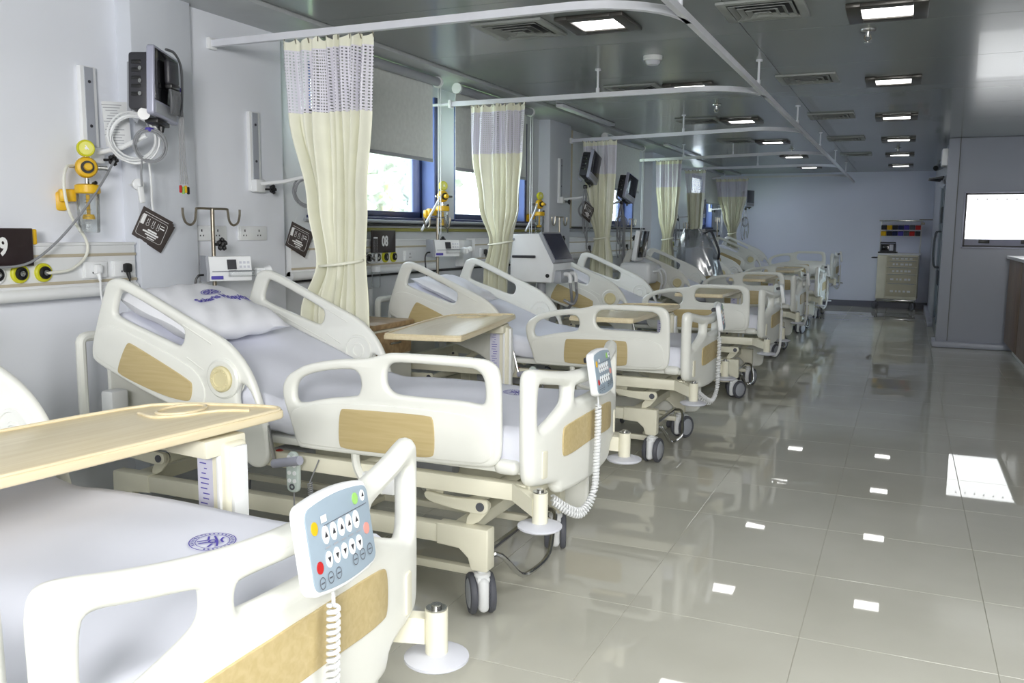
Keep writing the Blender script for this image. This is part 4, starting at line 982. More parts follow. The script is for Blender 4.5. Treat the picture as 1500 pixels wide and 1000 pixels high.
curtain(2, [(2.30, -3.085, -2.70, 0.022), (1.955, -3.06, -2.70, 0.03), (1.6, -3.02, -2.72, 0.04), (1.30, -2.93, -2.76, 0.045), (1.05, -2.98, -2.72, 0.045), (0.42, -3.0, -2.70, 0.05)], 7, 3, 'tied cream curtain third from the camera, behind the tilted wall monitor')
curtain(3, [(2.30, -2.97, -2.605, 0.022), (1.95, -2.96, -2.61, 0.03), (1.6, -2.92, -2.64, 0.04), (1.275, -2.85, -2.71, 0.04), (1.0, -2.88, -2.68, 0.045), (0.42, -2.90, -2.66, 0.05)], 7, 4, 'tied cream curtain fourth from the camera, hanging clear of the others')
curtain(4, [(2.30, -3.15, -2.84, 0.022), (1.955, -3.11, -2.84, 0.03), (1.5, -3.08, -2.86, 0.04), (1.275, -3.04, -2.90, 0.04), (1.0, -3.06, -2.88, 0.045), (0.42, -3.08, -2.86, 0.05)], 6, 5, 'dim cream curtain fifth from the camera, half hidden behind the fourth')
curtain(5, [(2.30, -3.14, -2.58, 0.022), (1.985, -3.10, -2.60, 0.03), (1.65, -3.0, -2.67, 0.04), (1.35, -2.90, -2.76, 0.04), (1.0, -2.94, -2.72, 0.045), (0.42, -2.96, -2.70, 0.05)], 8, 6, 'last cream curtain at the far end of the bed row')
# ------------------------------------------------------------ bed head units on the wall (gas outlets, sockets)
def gas_outlet(root, x, y, z, col, inner):
    o = MB().lathe([(0.0, 0.0), (0.040, 0.0), (0.040, 0.010), (0.035, 0.014), (0.026, 0.014)], (x, y, z), (1, 0, 0), seg=24).build('gas_outlet', col, root)
    MB().lathe([(0.027, 0.012), (0.027, 0.020), (0.020, 0.022), (0.018, 0.016), (0, 0.016)], (x, y, z), (1, 0, 0), seg=20).build('outlet_ring', inner, o)
    MB().lathe([(0.012, 0.014), (0.012, 0.026), (0.006, 0.027), (0, 0.024)], (x, y, z), (1, 0, 0), seg=14).build('outlet_core', M_CHROME if inner is M_BLACK else M_BLACK, o)
def socket_plate(root, x, y, z, w=0.22, h=0.078, n=2):
    o = MB().box((x + 0.006, y, z), (0.014, w, h), bev=0.004).build('socket_plate', M_WHITE, root)
    MB().box((x + 0.0142, y, z), (0.003, w * 0.9, h * 0.86), bev=0.001).build('socket_face', M_WHITE, o)
    b = MB()
    for k in range(n):
        yy = y + (k - (n - 1) / 2) * w * 0.5 - w * 0.06
        b.box((x + 0.016, yy, z + 0.014), (0.002, 0.007, 0.013)); 
        for s_ in (-1, 1): b.box((x + 0.016, yy + s_ * 0.011, z - 0.012), (0.002, 0.006, 0.008))
    stuff(b.build('socket_holes', M_DARK, o)); return o
def plug(root, x, y, z, m, cable_to=None):
    b = MB().box((x + 0.02, y, z), (0.03, 0.04, 0.045), bev=0.012).cyl((x + 0.02, y, z - 0.015), (x + 0.03, y, z - 0.05), 0.011, 0.007, seg=10)
    b.tube(spline([(x + 0.03, y, z - 0.05), (x + 0.032, y, z - 0.12), (x + 0.02, y + 0.03, z - 0.25), (x + 0.01, y + 0.04, z - 0.45)], 5), 0.0045, 6); return b.build('plug', m, root)
def head_unit(y0, y1, xw, label, outlets, plates, plugs):
    L = y1 - y0; r = empty('bed_head_unit', label, 'bed head unit', (xw, (y0 + y1) / 2, 1.18), group='bed head wall units'); D = 0.085; yc = (y0 + y1) / 2
    MB().box((D / 2, 0, 0.0), (D, L, 0.215), bev=0.008).build('body', M_WHITE, r)
    MB().box((D / 2, 0, 0.112), (D + 0.012, L, 0.014), bev=0.004).build('top_ledge', M_WHITE, r)
    for z in (0.063, -0.055): MB().box((D + 0.002, 0, z), (0.006, L, 0.013), bev=0.002).build('stripe', M_STRIPE, r)
    MB().tube([(D - 0.01, -L / 2, -0.098), (D - 0.01, L / 2, -0.098)], 0.028, 14).build('bumper_bar', M_WHITE, r)
    for y, c, i in outlets: gas_outlet(r, D, y - yc, -0.006, c, i)
    for y, w, n in plates: socket_plate(r, D, y - yc, -0.004, w, 0.075, n)
    for y, m in plugs: plug(r, D + 0.012, y - yc, 0.0, m)
    return r
OUT = lambda a: [(a, M_WHITE, M_BLACK), (a + 0.105, M_LIME, M_BLACK), (a + 0.215, M_LIME, M_BLACK)]
head_unit(0.9, 3.10, -3.43, 'white bed head unit with yellow gas outlets on the near wall beside the second bed', OUT(2.385), [(2.86, 0.13, 1), (3.02, 0.13, 1)], [(2.855, M_WHITE), (3.02, M_BLACK)])
head_unit(4.3, 6.1, -3.46, 'white bed head unit under the first window, carrying five round outlets', [(5.03, M_CHROME, M_BLACK), (5.13, M_CHROME, M_BLACK)] + OUT(5.24), [(5.68, 0.16, 1)], [])
head_unit(6.78, 8.3, -3.46, 'white bed head unit under the second window, half behind the second curtain', OUT(7.5), [(6.95, 0.16, 1)], [(6.93, M_BLACK)])
head_unit(9.1, 12.3, -3.46, 'white bed head unit in the dim bay beyond the second column', OUT(10.1), [(9.7, 0.16, 1), (11.2, 0.16, 1)], [(9.7, M_BLACK), (11.2, M_BLACK)])
head_unit(13.05, 17.6, -3.46, 'white bed head unit in the last bay before the end wall', OUT(13.6), [(14.2, 0.16, 1), (15.9, 0.16, 1)], [(14.2, M_BLACK), (15.9, M_BLACK)])
# white junction box on the wall between the two window units
jb = empty('junction_box', 'plain white wall box right of the second infusion pump', 'wall box', (-3.44, 6.66, 1.175)); MB().box((0.02, 0, 0), (0.08, 0.16, 0.22), bev=0.006).build('body', M_WHITE, jb); MB().box((0.061, 0, 0), (0.004, 0.14, 0.20), bev=0.002).build('cover', M_WHITE, jb)
# wall sockets on the plain wall
for y, l in ((3.63, 'white twin wall socket behind the drip pole'), (3.96, 'white twin wall socket right of the drip pole')):
    r = empty('wall_socket', l, 'socket', (-3.379, y, 1.34), group='white twin sockets by the drip pole'); socket_plate(r, 0, 0, 0, 0.235, 0.08, 2)
# bed number signs
def bed_sign(y, x, txt, label):
    r = empty('bed_number_sign', label, 'sign', (x, y, 1.283), group='dark brown bed number signs')
    MB().box((0, 0, 0), (0.008, 0.31, 0.155), bev=0.002).build('board', M_BROWN, r)
    me = text_mesh(txt, 0.098, 0.0035, 0.0006); t = MB(); t.add_mesh(me, Matrix(((0, 0, 1, 0.0048), (0.82, 0, 0, 0.012 if txt == '08' else 0.0), (0, 1, 0, 0.0), (0, 0, 0, 1)))); bpy.data.meshes.remove(me)
    t.build('number', M_INK, r, smooth=0)
    e = MB()
    for z, h in ((0.0745, 0.002), (-0.0745, 0.002)): e.box((0.0045, 0, z), (0.001, 0.303, h))
    for y_ in (-0.151, 0.151): e.box((0.0045, y_, 0), (0.001, 0.002, 0.15))
    e.build('edge_line', M_CARD, r)
    return r
bed_sign(2.39, -3.325, '09', 'dark brown bed number sign ending in 9 at the left edge')
bed_sign(5.30, -3.355, '08', 'dark brown bed number sign reading 08 below the first window')
# ------------------------------------------------------------ suction sets: gauge, yellow regulator, clear jar (local: wall at x=0)
def suction(x, y, label, tube=True, rz=-0.55):
    r = empty('suction_set', label, 'suction set', (x, y, 1.5), rz, group='yellow wall suction sets')
    g = MB().lathe([(0, 0), (0.034, 0), (0.037, 0.006), (0.037, 0.024), (0.034, 0.028), (0.031, 0.026), (0, 0.026)], (0.085, 0, 0.21), (1, 0, 0), seg=26).build('gauge', M_LIME, r)
    MB().lathe([(0, 0.0265), (0.028, 0.0265), (0.028, 0.0275), (0, 0.0275)], (0.085, 0, 0.21), (1, 0, 0), seg=22).build('gauge_face', mat('gauge_face', S(222, 220, 110), 0.4), g)
    MB().box((0.1135, 0.004, 0.214), (0.0015, 0.004, 0.024), rot=(0.6, 0, 0)).cyl((0.112, 0, 0.21), (0.116, 0, 0.21), 0.006, seg=12).build('needle', M_INK, g)
    MB().cyl((0.098, 0, 0.165), (0.098, 0, 0.18), 0.010, seg=12).build('gauge_stem', M_CHROME, r)
    R_ = MB().lathe([(0, 0), (0.038, 0), (0.046, 0.008), (0.046, 0.03), (0.04, 0.04), (0.03, 0.044), (0, 0.044)], (0.075, 0, 0.128), (1, 0, 0), seg=28).build('regulator', M_YELLOW, r)
    MB().lathe([(0, 0.04), (0.027, 0.04), (0.027, 0.058), (0, 0.058)], (0.075, 0, 0.128), (1, 0, 0), seg=22).build('collar', M_BLACK, R_)
    MB().lathe([(0, 0.058), (0.017, 0.058), (0.016, 0.085), (0.012, 0.089), (0, 0.089)], (0.075, 0, 0.128), (1, 0, 0), seg=18).build('knob', M_YELLOW, R_)
    MB().cyl((0.095, 0.04, 0.128), (0.095, 0.085, 0.128), 0.011, seg=14).cyl((0.095, -0.045, 0.128), (0.095, -0.068, 0.128), 0.006, seg=10).cyl((0.095, 0, 0.08), (0.095, 0, 0.05), 0.010, seg=12).cyl((0.0, 0, 0.128), (0.08, 0, 0.128), 0.012, seg=12).build('fitting', M_CHROME, r)
    j = MB().lathe([(0, 0.036), (0.038, 0.036), (0.052, 0.030), (0.054, 0.0), (0.050, -0.006), (0, -0.006)], (0.095, 0, 0.02), seg=28).build('jar_lid', M_YELLOW, r)
    MB().cyl((0.12, 0.02, 0.055), (0.135, 0.03, 0.062), 0.008, seg=10).build('port_cap', M_BLACK, j)
    q = MB().box((0.05, -0.075, 0.005), (0.05, 0.07, 0.055), bev=0.008).box((0.02, -0.10, -0.02), (0.045, 0.05, 0.085), bev=0.012); q.build('wall_mount', M_YELLOW, r)
    J = MB().lathe([(0.048, 0.0), (0.045, -0.165), (0.042, -0.172), (0, -0.174), (0, -0.170), (0.041, -0.168), (0.043, -0.16), (0.046, 0.0)], (0.095, 0, 0.015), seg=28).build('jar', M_CLEAR, r)
    f = MB().cyl((0.095, 0, 0.01), (0.095, 0, -0.09), 0.008, seg=10).lathe([(0, -0.075), (0.022, -0.078), (0.026, -0.09), (0.026, -0.098), (0, -0.10)], (0.095, 0, 0.0), seg=18); f.build('float', M_YELLOW, J)
    m = MB()
    for k in range(9): m.box((0.095 + 0.0455 - 0.0002 * k * 0, -0.012 if k % 3 else -0.008, -0.012 - 0.015 * k), (0.001, 0.018 if k % 3 else 0.026, 0.0018))
    m.build('scale_mark', M_TYRE, J)
    return r
suction(-3.40, 2.875, 'yellow suction regulator with clear jar on the near wall, left of the wall monitor')
suction(-3.435, 6.21, 'yellow suction regulator with clear jar on the pier between the first two windows', rz=-0.5)
suction(-3.435, 8.2, 'yellow suction regulator with clear jar above the ventilator', rz=-0.4)
tube_root = tag(MB().tube(spline([(-3.345, 2.78, 1.635), (-3.33, 2.73, 1.62), (-3.33, 2.715, 1.54), (-3.33, 2.74, 1.42), (-3.325, 2.81, 1.31), (-3.32, 2.80, 1.24), (-3.315, 2.72, 1.185), (-3.32, 2.63, 1.173), (-3.325, 2.60, 1.173)], 6), 0.0065, 8).build('suction_tube', mat('clear_tube', S(226, 226, 216), 0.3), None), 'clear suction tube looping from the near regulator to a yellow outlet', 'tube')
tag(MB().tube(spline([(-3.30, 2.96, 1.665), (-3.27, 2.86, 1.56), (-3.27, 2.74, 1.42), (-3.28, 2.62, 1.30), (-3.29, 2.50, 1.22), (-3.295, 2.38, 1.205), (-3.295, 2.28, 1.22), (-3.29, 2.1, 1.3)], 6), 0.0052, 8).build('power_cable', M_CABLE, None), 'grey cable sagging across the bed number sign to the wall bracket', 'cable')
tag(MB().box((-3.345, 2.565, 1.325), (0.025, 0.022, 0.065), bev=0.006).build('yellow_adapter', M_YELLOW, None), 'small yellow adapter hanging beside the sign ending in 9', 'adapter')
for y0 in (6.14, 8.13):
    tag(MB().tube(spline([(-3.36, y0, 1.63), (-3.33, y0 - 0.12, 1.56), (-3.33, y0 - 0.28, 1.42), (-3.34, y0 - 0.33, 1.36)], 6), 0.010, 8).build('suction_tube', M_CABLEW, None), 'white hose drooping left from the suction regulator %s' % ('between the windows' if y0 < 7 else 'above the ventilator'), 'tube')
# ------------------------------------------------------------ wall rails and patient monitors
def wall_rail(x, y, zt, zb, label, arm_to):
    r = empty('monitor_rail', label, 'wall bracket', (x, y, zb), group='vertical monitor rails on the wall'); h = zt - zb
    MB().box((0.012, 0, h / 2), (0.024, 0.085, h), bev=0.003).build('channel', M_WHITE, r)
    MB().box((0.0255, 0, h / 2), (0.004, 0.045, h - 0.01)).build('channel_groove', mat('groove_grey', S(170, 174, 184), 0.4), r)
    b = MB()
    for t in (0.84, 0.38): b.cyl((0.024, 0, h * t), (0.031, 0, h * t), 0.007, seg=10)
    b.build('screw', M_DARK, r)
    a = Vector(arm_to) - Vector((x, y, zb)); m = MB().box((0.035, 0, 0.03), (0.05, 0.08, 0.07), bev=0.008)
    m.build('slider', M_WHITE, r)
    MB().tube([(0.05, 0.0, 0.04), (0.05 + (a.x - 0.05) * 0.5, a.y * 0.55, a.z * 0.3 + 0.03), tuple(a)], 0.011, 8).build('arm', M_WHITE, r)
    k = MB().cyl((0.06, 0.03, 0.012), (0.085, 0.045, 0.012), 0.006, seg=8)
    for q in range(5): k.ball((0.098 + 0.0, 0.05 + 0.017 * math.cos(2 * PI * q / 5), 0.012 + 0.017 * math.sin(2 * PI * q / 5)), 0.012, 1)
    k.ball((0.095, 0.05, 0.012), 0.016, 1); k.build('clamp_knob', M_BLACK, r)
    return r
def monitor(locn, yaw, roll, label, detail=True, pitch=0.0, sc=1.0):
    r = empty('patient_monitor', label, 'monitor', locn, group='wall mounted patient monitors'); r.rotation_euler = (roll, pitch, yaw); r.scale = (0.85, sc, 1.0)
    fn = lambda u, v, w: (w, u, v)
    plate(rrect(-0.165, -0.15, 0.165, 0.15, 0.014, 4), [], 0.04, 0.008, fn).build('bezel', M_SILVER, r)
    plate(rrect(-0.15, -0.085, 0.15, 0.138, 0.004, 2), [], 0.004, 0.001, lambda u, v, w: (0.0205 + w, u, v)).build('screen', M_MSCREEN, r)
    MB().box((0.0215, 0, -0.117), (0.004, 0.28, 0.045), bev=0.0015).build('button_strip', M_GREY, r)
    MB().box((-0.075, -0.0, 0.0), (0.11, 0.27, 0.25), bev=0.015).build('rear_case', M_DARK, r)
    b = MB()
    for k in range(5): b.box((-0.085, -0.137, 0.08 - 0.035 * k), (0.05, 0.006, 0.016), bev=0.002)
    b.build('vent_slot', M_BLACK, r)
    m = MB()
    for k in range(3): m.cyl((-0.06, -0.135, 0.05 - 0.055 * k), (-0.06, -0.150, 0.05 - 0.055 * k), 0.009, seg=10)
    m.build('port', M_CHROME, r)
    MB().tube([(-0.13, -0.02, 0.10), (-0.17, -0.02, 0.10), (-0.17, -0.02, -0.13), (-0.12, -0.02, -0.16)], 0.014, 8).box((-0.125, 0, 0.06), (0.02, 0.12, 0.14), bev=0.004).build('mount_plate', M_GREY, r)
    MB().box((-0.03, 0, -0.165), (0.07, 0.16, 0.02), bev=0.004).cyl((-0.03, 0.05, -0.175), (-0.03, 0.05, -0.20), 0.018, 0.012, seg=10).build('tilt_knob', M_BLACK, r)
    t = text_mesh('MONITOR', 0.001) if False else None
    return r
wall_rail(-3.43, 2.935, 2.085, 1.66, 'white vertical wall rail left of the near patient monitor', (-3.16, 3.02, 1.78))
monitor((-3.10, 3.07, 2.0), math.radians(22), math.radians(-5), 'patient monitor with grey cuff hung over its dark screen, high on the near column', sc=0.8)
wall_rail(-3.38, 3.985, 2.01, 1.575, 'white vertical wall rail on the plain wall left of the first curtain', (-3.12, 4.12, 1.66))
monitor((-3.02, 4.22, 1.90), math.radians(15), 0.0, 'patient monitor almost hidden behind the first curtain')
wall_rail(-3.335, 8.66, 2.11, 1.655, 'thin wall rail on the second column, right of the ventilator', (-3.06, 8.72, 1.72))
monitor((-2.98, 8.74, 2.02), math.radians(-2), math.radians(-16), 'dark patient monitor tilted sideways, in front of the third curtain', pitch=math.radians(4), sc=0.8)
wall_rail(-3.455, 10.0, 2.05, 1.6, 'wall rail behind the third curtain', (-3.1, 10.08, 1.72))
monitor((-2.99, 10.1, 1.87), math.radians(-8), math.radians(-14), 'dark patient monitor right of the third curtain, over the window', pitch=math.radians(4), sc=0.9)
wall_rail(-3.455, 14.0, 2.0, 1.55, 'wall rail behind the fifth curtain', (-3.1, 14.05, 1.62))
monitor((-3.0, 14.07, 1.74), math.radians(-8), 0.0, 'dark patient monitor between the fourth and last curtains')
wall_rail(-3.455, 16.9, 2.2, 1.75, 'wall rail near the far corner behind the last curtain', (-2.85, 17.0, 1.86))
monitor((-2.72, 17.0, 2.0), math.radians(-15), 0.0, 'dark patient monitor right of the last curtain, near the end wall')
# cables hung at the near monitor
def loops(c, nrm, r0, n, wob, seed, thick, m, name, label, cat, tails=(), group=None):
    rnd = random.Random(seed); c = Vector(c); a, b_ = frame_from(Vector(nrm)); r = MB()
    pts = []
    for k in range(n * 24 + 1):
        ang = 2 * PI * k / 24; rr = r0 * (1 + wob * math.sin(k * 0.17 + seed)) ; off = Vector(nrm).normalized() * (0.012 * math.sin(k * 0.05 + seed))
        pts.append(c + a * (rr * math.cos(ang)) + b_ * (rr * 1.08 * math.sin(ang)) + off + Vector((0, 0, -0.006 * (k / 24 % 2))))
    r.tube(pts, thick, 6)
    for t in tails: r.tube(spline(t, 6), thick, 6)
    return r
cc = (-3.20, 2.985, 1.775)
w = empty('coiled_sensor_cable', 'coil of white sensor cable hanging below the near monitor', 'cable', cc, group='coiled cables below the near monitor')
lp = loops((0, 0, 0), (0.75, -0.65, 0.0), 0.098, 4, 0.10, 2, 0.0052, None, '', '', '', tails=[[(0.02, 0.05, 0.09), (0.05, 0.045, 0.16), (0.04, 0.02, 0.28)], [(0.02, 0.06, -0.08), (0.025, 0.065, -0.2), (0.02, 0.07, -0.29), (0.02, 0.075, -0.33)]])
lp.build('cable', M_CABLEW, w); MB().box((0.03, 0.03, 0.09), (0.03, 0.03, 0.022), bev=0.006).build('tie', M_PURPLE, w)
w = empty('coiled_grey_cable', 'smaller coil of grey cable in front of the white coil', 'cable', (-3.15, 3.03, 1.74), group='coiled cables below the near monitor')
lp = loops((0, 0, 0), (0.75, -0.65, 0.0), 0.066, 3, 0.10, 5, 0.0048, None, '', '', '', tails=[[(0.0, 0.0, 0.06), (-0.01, -0.01, 0.12), (0.0, -0.02, 0.2)], [(-0.03, -0.02, -0.05), (-0.035, -0.025, -0.12), (-0.03, -0.03, -0.19)]])
lp.build('cable', M_CABLE, w); MB().box((0.0, 0.0, 0.066), (0.03, 0.03, 0.02), bev=0.006).build('tie', M_PURPLE, w)
MB().box((-0.03, -0.035, -0.225), (0.018, 0.03, 0.075), rot=(0.15, 0, 0), bev=0.008).build('finger_probe', M_WHITE, w)
w = empty('ecg_leads', 'grey ECG lead bundle hanging right of the near monitor, coloured clips at its ends', 'cable', (-3.12, 3.18, 2.0))
b = MB()
for k in range(4):
    dx = 0.008 * (k - 1.5); b.tube(spline([(-0.02, -0.08, 0.14), (0.0, -0.02, 0.10), (0.0, 0.0 + dx * 0.3, 0.0), (0.004, 0.01 + dx, -0.12), (0.0, 0.012 + dx * 1.4, -0.30), (0.0, 0.018 + dx * 1.8, -0.43)], 6), 0.003, 6)
b.build('leads', M_CABLE, w); MB().box((0, 0.0, 0.0), (0.022, 0.03, 0.02), bev=0.005).build('tie', M_PURPLE, w)
for k, m in enumerate((M_RED, M_GREEN, M_YELLOW, M_BLACK)):
    dx = 0.008 * (k - 1.5); MB().box((0, 0.018 + dx * 2.0, -0.452 - 0.006 * (k % 2)), (0.012, 0.011, 0.035), bev=0.004).build('clip', m, w)
w = empty('blood_pressure_cuff', 'dark grey blood pressure cuff and hose draped over the front of the near monitor', 'cuff', (-3.06, 3.085, 2.0)); w.rotation_euler = (0, 0, math.radians(22)); w.scale = (1, 0.85, 1)
MB().box((0.0, 0.0, 0.055), (0.03, 0.12, 0.11), bev=0.014, seg=3).build('cuff', M_DARK, w)
MB().box((0.002, 0.0, -0.005), (0.034, 0.11, 0.025), bev=0.008).build('strap', M_BLACK, w)
b = MB()
for k in range(7): b.tube(spline([(0.0, -0.035 + 0.017 * k, 0.0), (0.008, -0.04 + 0.019 * k, -0.05), (0.004, -0.03 + 0.014 * k, -0.10), (-0.002, -0.02 + 0.012 * k, -0.125)], 5), 0.007, 6)
b.tube(spline([(0.0, -0.06, 0.15), (0.01, 0.02, 0.145), (0.005, 0.11, 0.10), (0.0, 0.13, 0.0), (0.0, 0.11, -0.12)], 6), 0.006, 6)
b.build('hose', mat('hose_grey', S(92, 94, 98), 0.45), w)
# paper sheet and hygiene cards
w = empty('instruction_sheet', 'printed white paper sheet behind the cable coil', 'paper', (-3.30, 2.985, 1.83)); w.rotation_euler = (0.06, 0, -0.35)
MB().box((0, 0, 0), (0.002, 0.115, 0.20)).build('paper', M_PAPER, w)
b = MB(); rnd = random.Random(8)
for k in range(15): b.box((0.0013, -0.01 + rnd.uniform(-0.01, 0.01), 0.085 - 0.012 * k), (0.0006, rnd.uniform(0.04, 0.09), 0.003))
stuff(b.build('print', M_GREY, w))
def card(locn, yaw, roll, label):
    w = empty('hygiene_card', label, 'card', locn, group='hanging brown hand hygiene cards'); w.rotation_euler = (roll, 0, yaw)
    for k in range(3):
        MB().box((-0.006 * k, 0.010 * k, -0.003 * k), (0.003, 0.165, 0.15), rot=(-0.05 * k, 0, 0), bev=0.001).build('leaf', M_CARD, w)
    e = MB(); fr = chaikin(rrect(-0.072, -0.06, 0.068, 0.045, 0.012, 3), 0)
    for a, c in zip(fr, fr[1:] + fr[:1]): e.tube([(0.0018, *a), (0.0018, *c)], 0.0008, 4)
    e.box((0.0018, 0, 0.056), (0.0006, 0.13, 0.002)); e.build('border', M_INK, w)
    t = MB()
    for k in range(3):
        y_ = -0.032 + 0.028 * k
        t.lathe([(0.0085, 0), (0.0085, 0.0006), (0.007, 0.0006), (0.007, 0)], (0.0018, y_, 0.005), (1, 0, 0), seg=12); t.tube([(0.0018, y_ - 0.006, 0.015), (0.0018, y_ - 0.005, 0.032)], 0.0012, 4); t.tube([(0.0018, y_ + 0.004, 0.015), (0.0018, y_ + 0.004, 0.034)], 0.0012, 4)
    t.box((0.0018, -0.06, 0.02), (0.0006, 0.018, 0.05), bev=0.0002); t.box((0.0018, 0.045, 0.015), (0.0006, 0.025, 0.006)); t.box((0.0018, 0.045, 0.028), (0.0006, 0.018, 0.004))
    stuff(t.build('hand_drawings', M_INK, w))
    l = MB()
    for k, (y_, ww, h) in enumerate(((0.005, 0.05, 0.008), (0.0, 0.085, 0.008), (0.005, 0.06, 0.006), (0.01, 0.04, 0.005))): l.box((0.0018, y_, -0.018 - 0.0115 * k), (0.0006, ww, h))
    stuff(l.build('card_print', M_INK, w))
    MB().tube([(-0.004, -0.06, 0.07), (-0.01, -0.05, 0.12)], 0.0012, 4).build('string', M_CABLEW, w)
    return w
card((-3.318, 3.185, 1.365), -0.25, math.radians(-27), 'tilted brown hand hygiene card hanging left of the drip pole')
card((-3.33, 4.32, 1.31), -0.2, math.radians(-22), 'tilted brown hygiene card half behind the first curtain')
card((-3.0, 8.62, 1.57), -0.3, math.radians(-24), 'dark hygiene card hanging under the tilted monitor at the third curtain')
for y, z in ((3.05, 1.565),):
    w = empty('wall_hook', 'small round white hook under the near monitor', 'hook', (-3.26, y, z)); MB().lathe([(0, 0), (0.026, 0), (0.026, 0.012), (0.02, 0.016), (0, 0.016)], (0, 0, 0), (1, -0.4, 0), seg=20).build('disc', M_WHITE, w); MB().tube([(0.0, 0, 0), (-0.07, 0.02, 0)], 0.005, 6).build('stem', M_WHITE, w)
w = empty('round_tag', 'white round tag where the cables meet the near monitor', 'tag', (-3.10, 2.955, 1.865)); MB().lathe([(0, 0), (0.026, 0), (0.026, 0.006), (0, 0.006)], (0, 0, 0), (0.6, -0.8, 0), seg=22).build('disc', M_INK, w); MB().tube([(0, 0, 0.02), (-0.01, 0.01, 0.06)], 0.002, 5).build('string', M_CABLEW, w)
# cables hanging on the other monitors
def hang(c, n, drop, seed, label, coil=True):
    rnd = random.Random(seed); w = empty('monitor_cables', label, 'cable', c, group='bundles of monitor cables'); b = MB()
    if coil: lp = loops((0, 0, -0.25), (0.75, -0.65, 0), 0.075, 3, 0.12, seed, 0.0055, None, '', '', ''); lp.build('coil', M_CABLE, w)
    for k in range(n):
        d = rnd.uniform(0.6, 1) * drop; x_, y_ = rnd.uniform(-0.05, 0.05), rnd.uniform(-0.06, 0.06)
        b.tube(spline([(0, 0, 0), (x_, y_, -d * 0.35), (x_ * 1.5, y_ * 0.5, -d * 0.7), (x_, y_ + 0.03, -d), (x_ * 0.4, y_ + 0.05, -d * 0.75)], 6), rnd.uniform(0.004, 0.006), 6)
    b.build('cable', M_CABLE, w); MB().box((0, 0, -0.02), (0.04, 0.04, 0.04), bev=0.01).build('connector', M_BLACK, w); return w
hang((-3.14, 4.16, 1.83), 4, 0.45, 11, 'grey cables and tubing drooping from the monitor behind the first curtain')
hang((-3.06, 8.70, 1.84), 7, 0.75, 12, 'dark cable bundle hanging under the tilted monitor at the third curtain')
hang((-3.08, 10.05, 1.72), 9, 0.75, 13, 'dense cable bundle right of the third curtain')
hang((-3.05, 14.03, 1.60), 6, 0.6, 14, 'cable bundle under the monitor right of the fourth curtain')
hang((-2.78, 16.95, 1.82), 6, 0.6, 15, 'cable bundle beside the last curtain near the end wall')
hang((-3.12, 12.9, 1.7), 6, 0.6, 16, 'dim cable bundle behind the fourth curtain', coil=False)
# ------------------------------------------------------------ drip poles and infusion pumps
def iv_pole(x, y, zt, label, rz=0.0):
    r = empty('iv_pole', label, 'drip pole', (x, y, 0), rz, group='steel drip poles at the bed heads')
    MB().cyl((0, 0, 0.60), (0, 0, zt), 0.0105, seg=12).build('pole', M_STEEL, r)
    MB().cyl((0, 0, 0.55), (0, 0, 0.80), 0.0135, seg=12).build('lower_tube', M_STEEL, r)
    for s_ in (-1, 1):
        p = [(0, 0, zt), (0, s_ * 0.10, zt), (0, s_ * 0.112, zt - 0.01), (0, s_ * 0.122, zt - 0.06), (0, s_ * 0.15, zt - 0.082), (0, s_ * 0.185, zt - 0.07), (0, s_ * 0.20, zt - 0.035), (0, s_ * 0.203, zt + 0.0)]
        MB().tube(spline(p, 5), 0.006, 8).build('hook', M_STEEL, r)
    k = MB()
    for q in range(5): k.ball((0.03, 0.03 + 0.022 * math.cos(2 * PI * q / 5 + .3), 1.285 + 0.022 * math.sin(2 * PI * q / 5 + .3)), 0.015, 1)
    k.ball((0.028, 0.03, 1.285), 0.022, 1); k.cyl((0, 0, 1.285), (0.03, 0.03, 1.285), 0.008, seg=8); k.build('clamp_knob', M_BLACK, r)
    return r
def pump(x, y, z, label):
    r = empty('infusion_pump', label, 'infusion pump', (x, y, z), -0.55, group='syringe infusion pumps on drip poles')
    fn = lambda u, v, w: (u, w, v)
    MB().prism([(-0.06, -0.06), (0.045, -0.06), (0.055, -0.02), (0.035, 0.062), (-0.06, 0.062)], fn, -0.115, 0.10).build('body', M_WHITE, r)
    MB().prism([(-0.062, -0.063), (0.048, -0.063), (0.058, -0.02), (0.037, 0.065), (-0.062, 0.065)], fn, -0.128, -0.113).build('end_cap', M_GREY, r)
    MB().box((0.048, -0.0, 0.022), (0.006, 0.045, 0.05), rot=(0, -0.24, 0)).build('display', M_DARK, r)
    MB().box((0.055, 0.0, -0.012), (0.012, 0.20, 0.004)).build('seam', M_GREY, r)
    MB().box((0.051, -0.075, -0.043), (0.006, 0.06, 0.018), bev=0.002).build('blue_label', M_PURPLE, r)
    MB().cyl((0.065, -0.02, -0.022), (0.065, 0.14, -0.022), 0.016, seg=14).build('syringe', M_CLEAR, r)
    MB().box((0.04, 0.145, -0.02), (0.055, 0.05, 0.05), bev=0.012).cyl((0.05, 0.17, -0.015), (0.05, 0.20, -0.005), 0.022, seg=12).build('plunger_block', M_WHITE, r)
    b = MB()
    for k in range(3):
        for j in range(2): b.box((0.047 - 0.004 * j, 0.045 + 0.02 * k, 0.01 + 0.022 * j), (0.004, 0.012, 0.012), rot=(0, -0.24, 0))
    stuff(b.build('keys', M_LILAC, r))
    MB().tube(spline([(0.0, -0.128, -0.03), (0.0, -0.155, -0.035), (0.0, -0.17, -0.07), (0.0, -0.165, -0.15), (0.0, -0.15, -0.25)], 6), 0.0055, 8).build('power_cord', M_BLACK, r)
    MB().box((-0.075, 0, 0), (0.03, 0.05, 0.06), bev=0.006).build('pole_clamp', M_GREY, r)
    return r
iv_pole(-3.235, 3.50, 1.465, 'steel drip pole with two hooks at the head of the second bed'); pump(-3.155, 3.52, 1.163, 'white syringe pump clamped to the drip pole of the second bed')
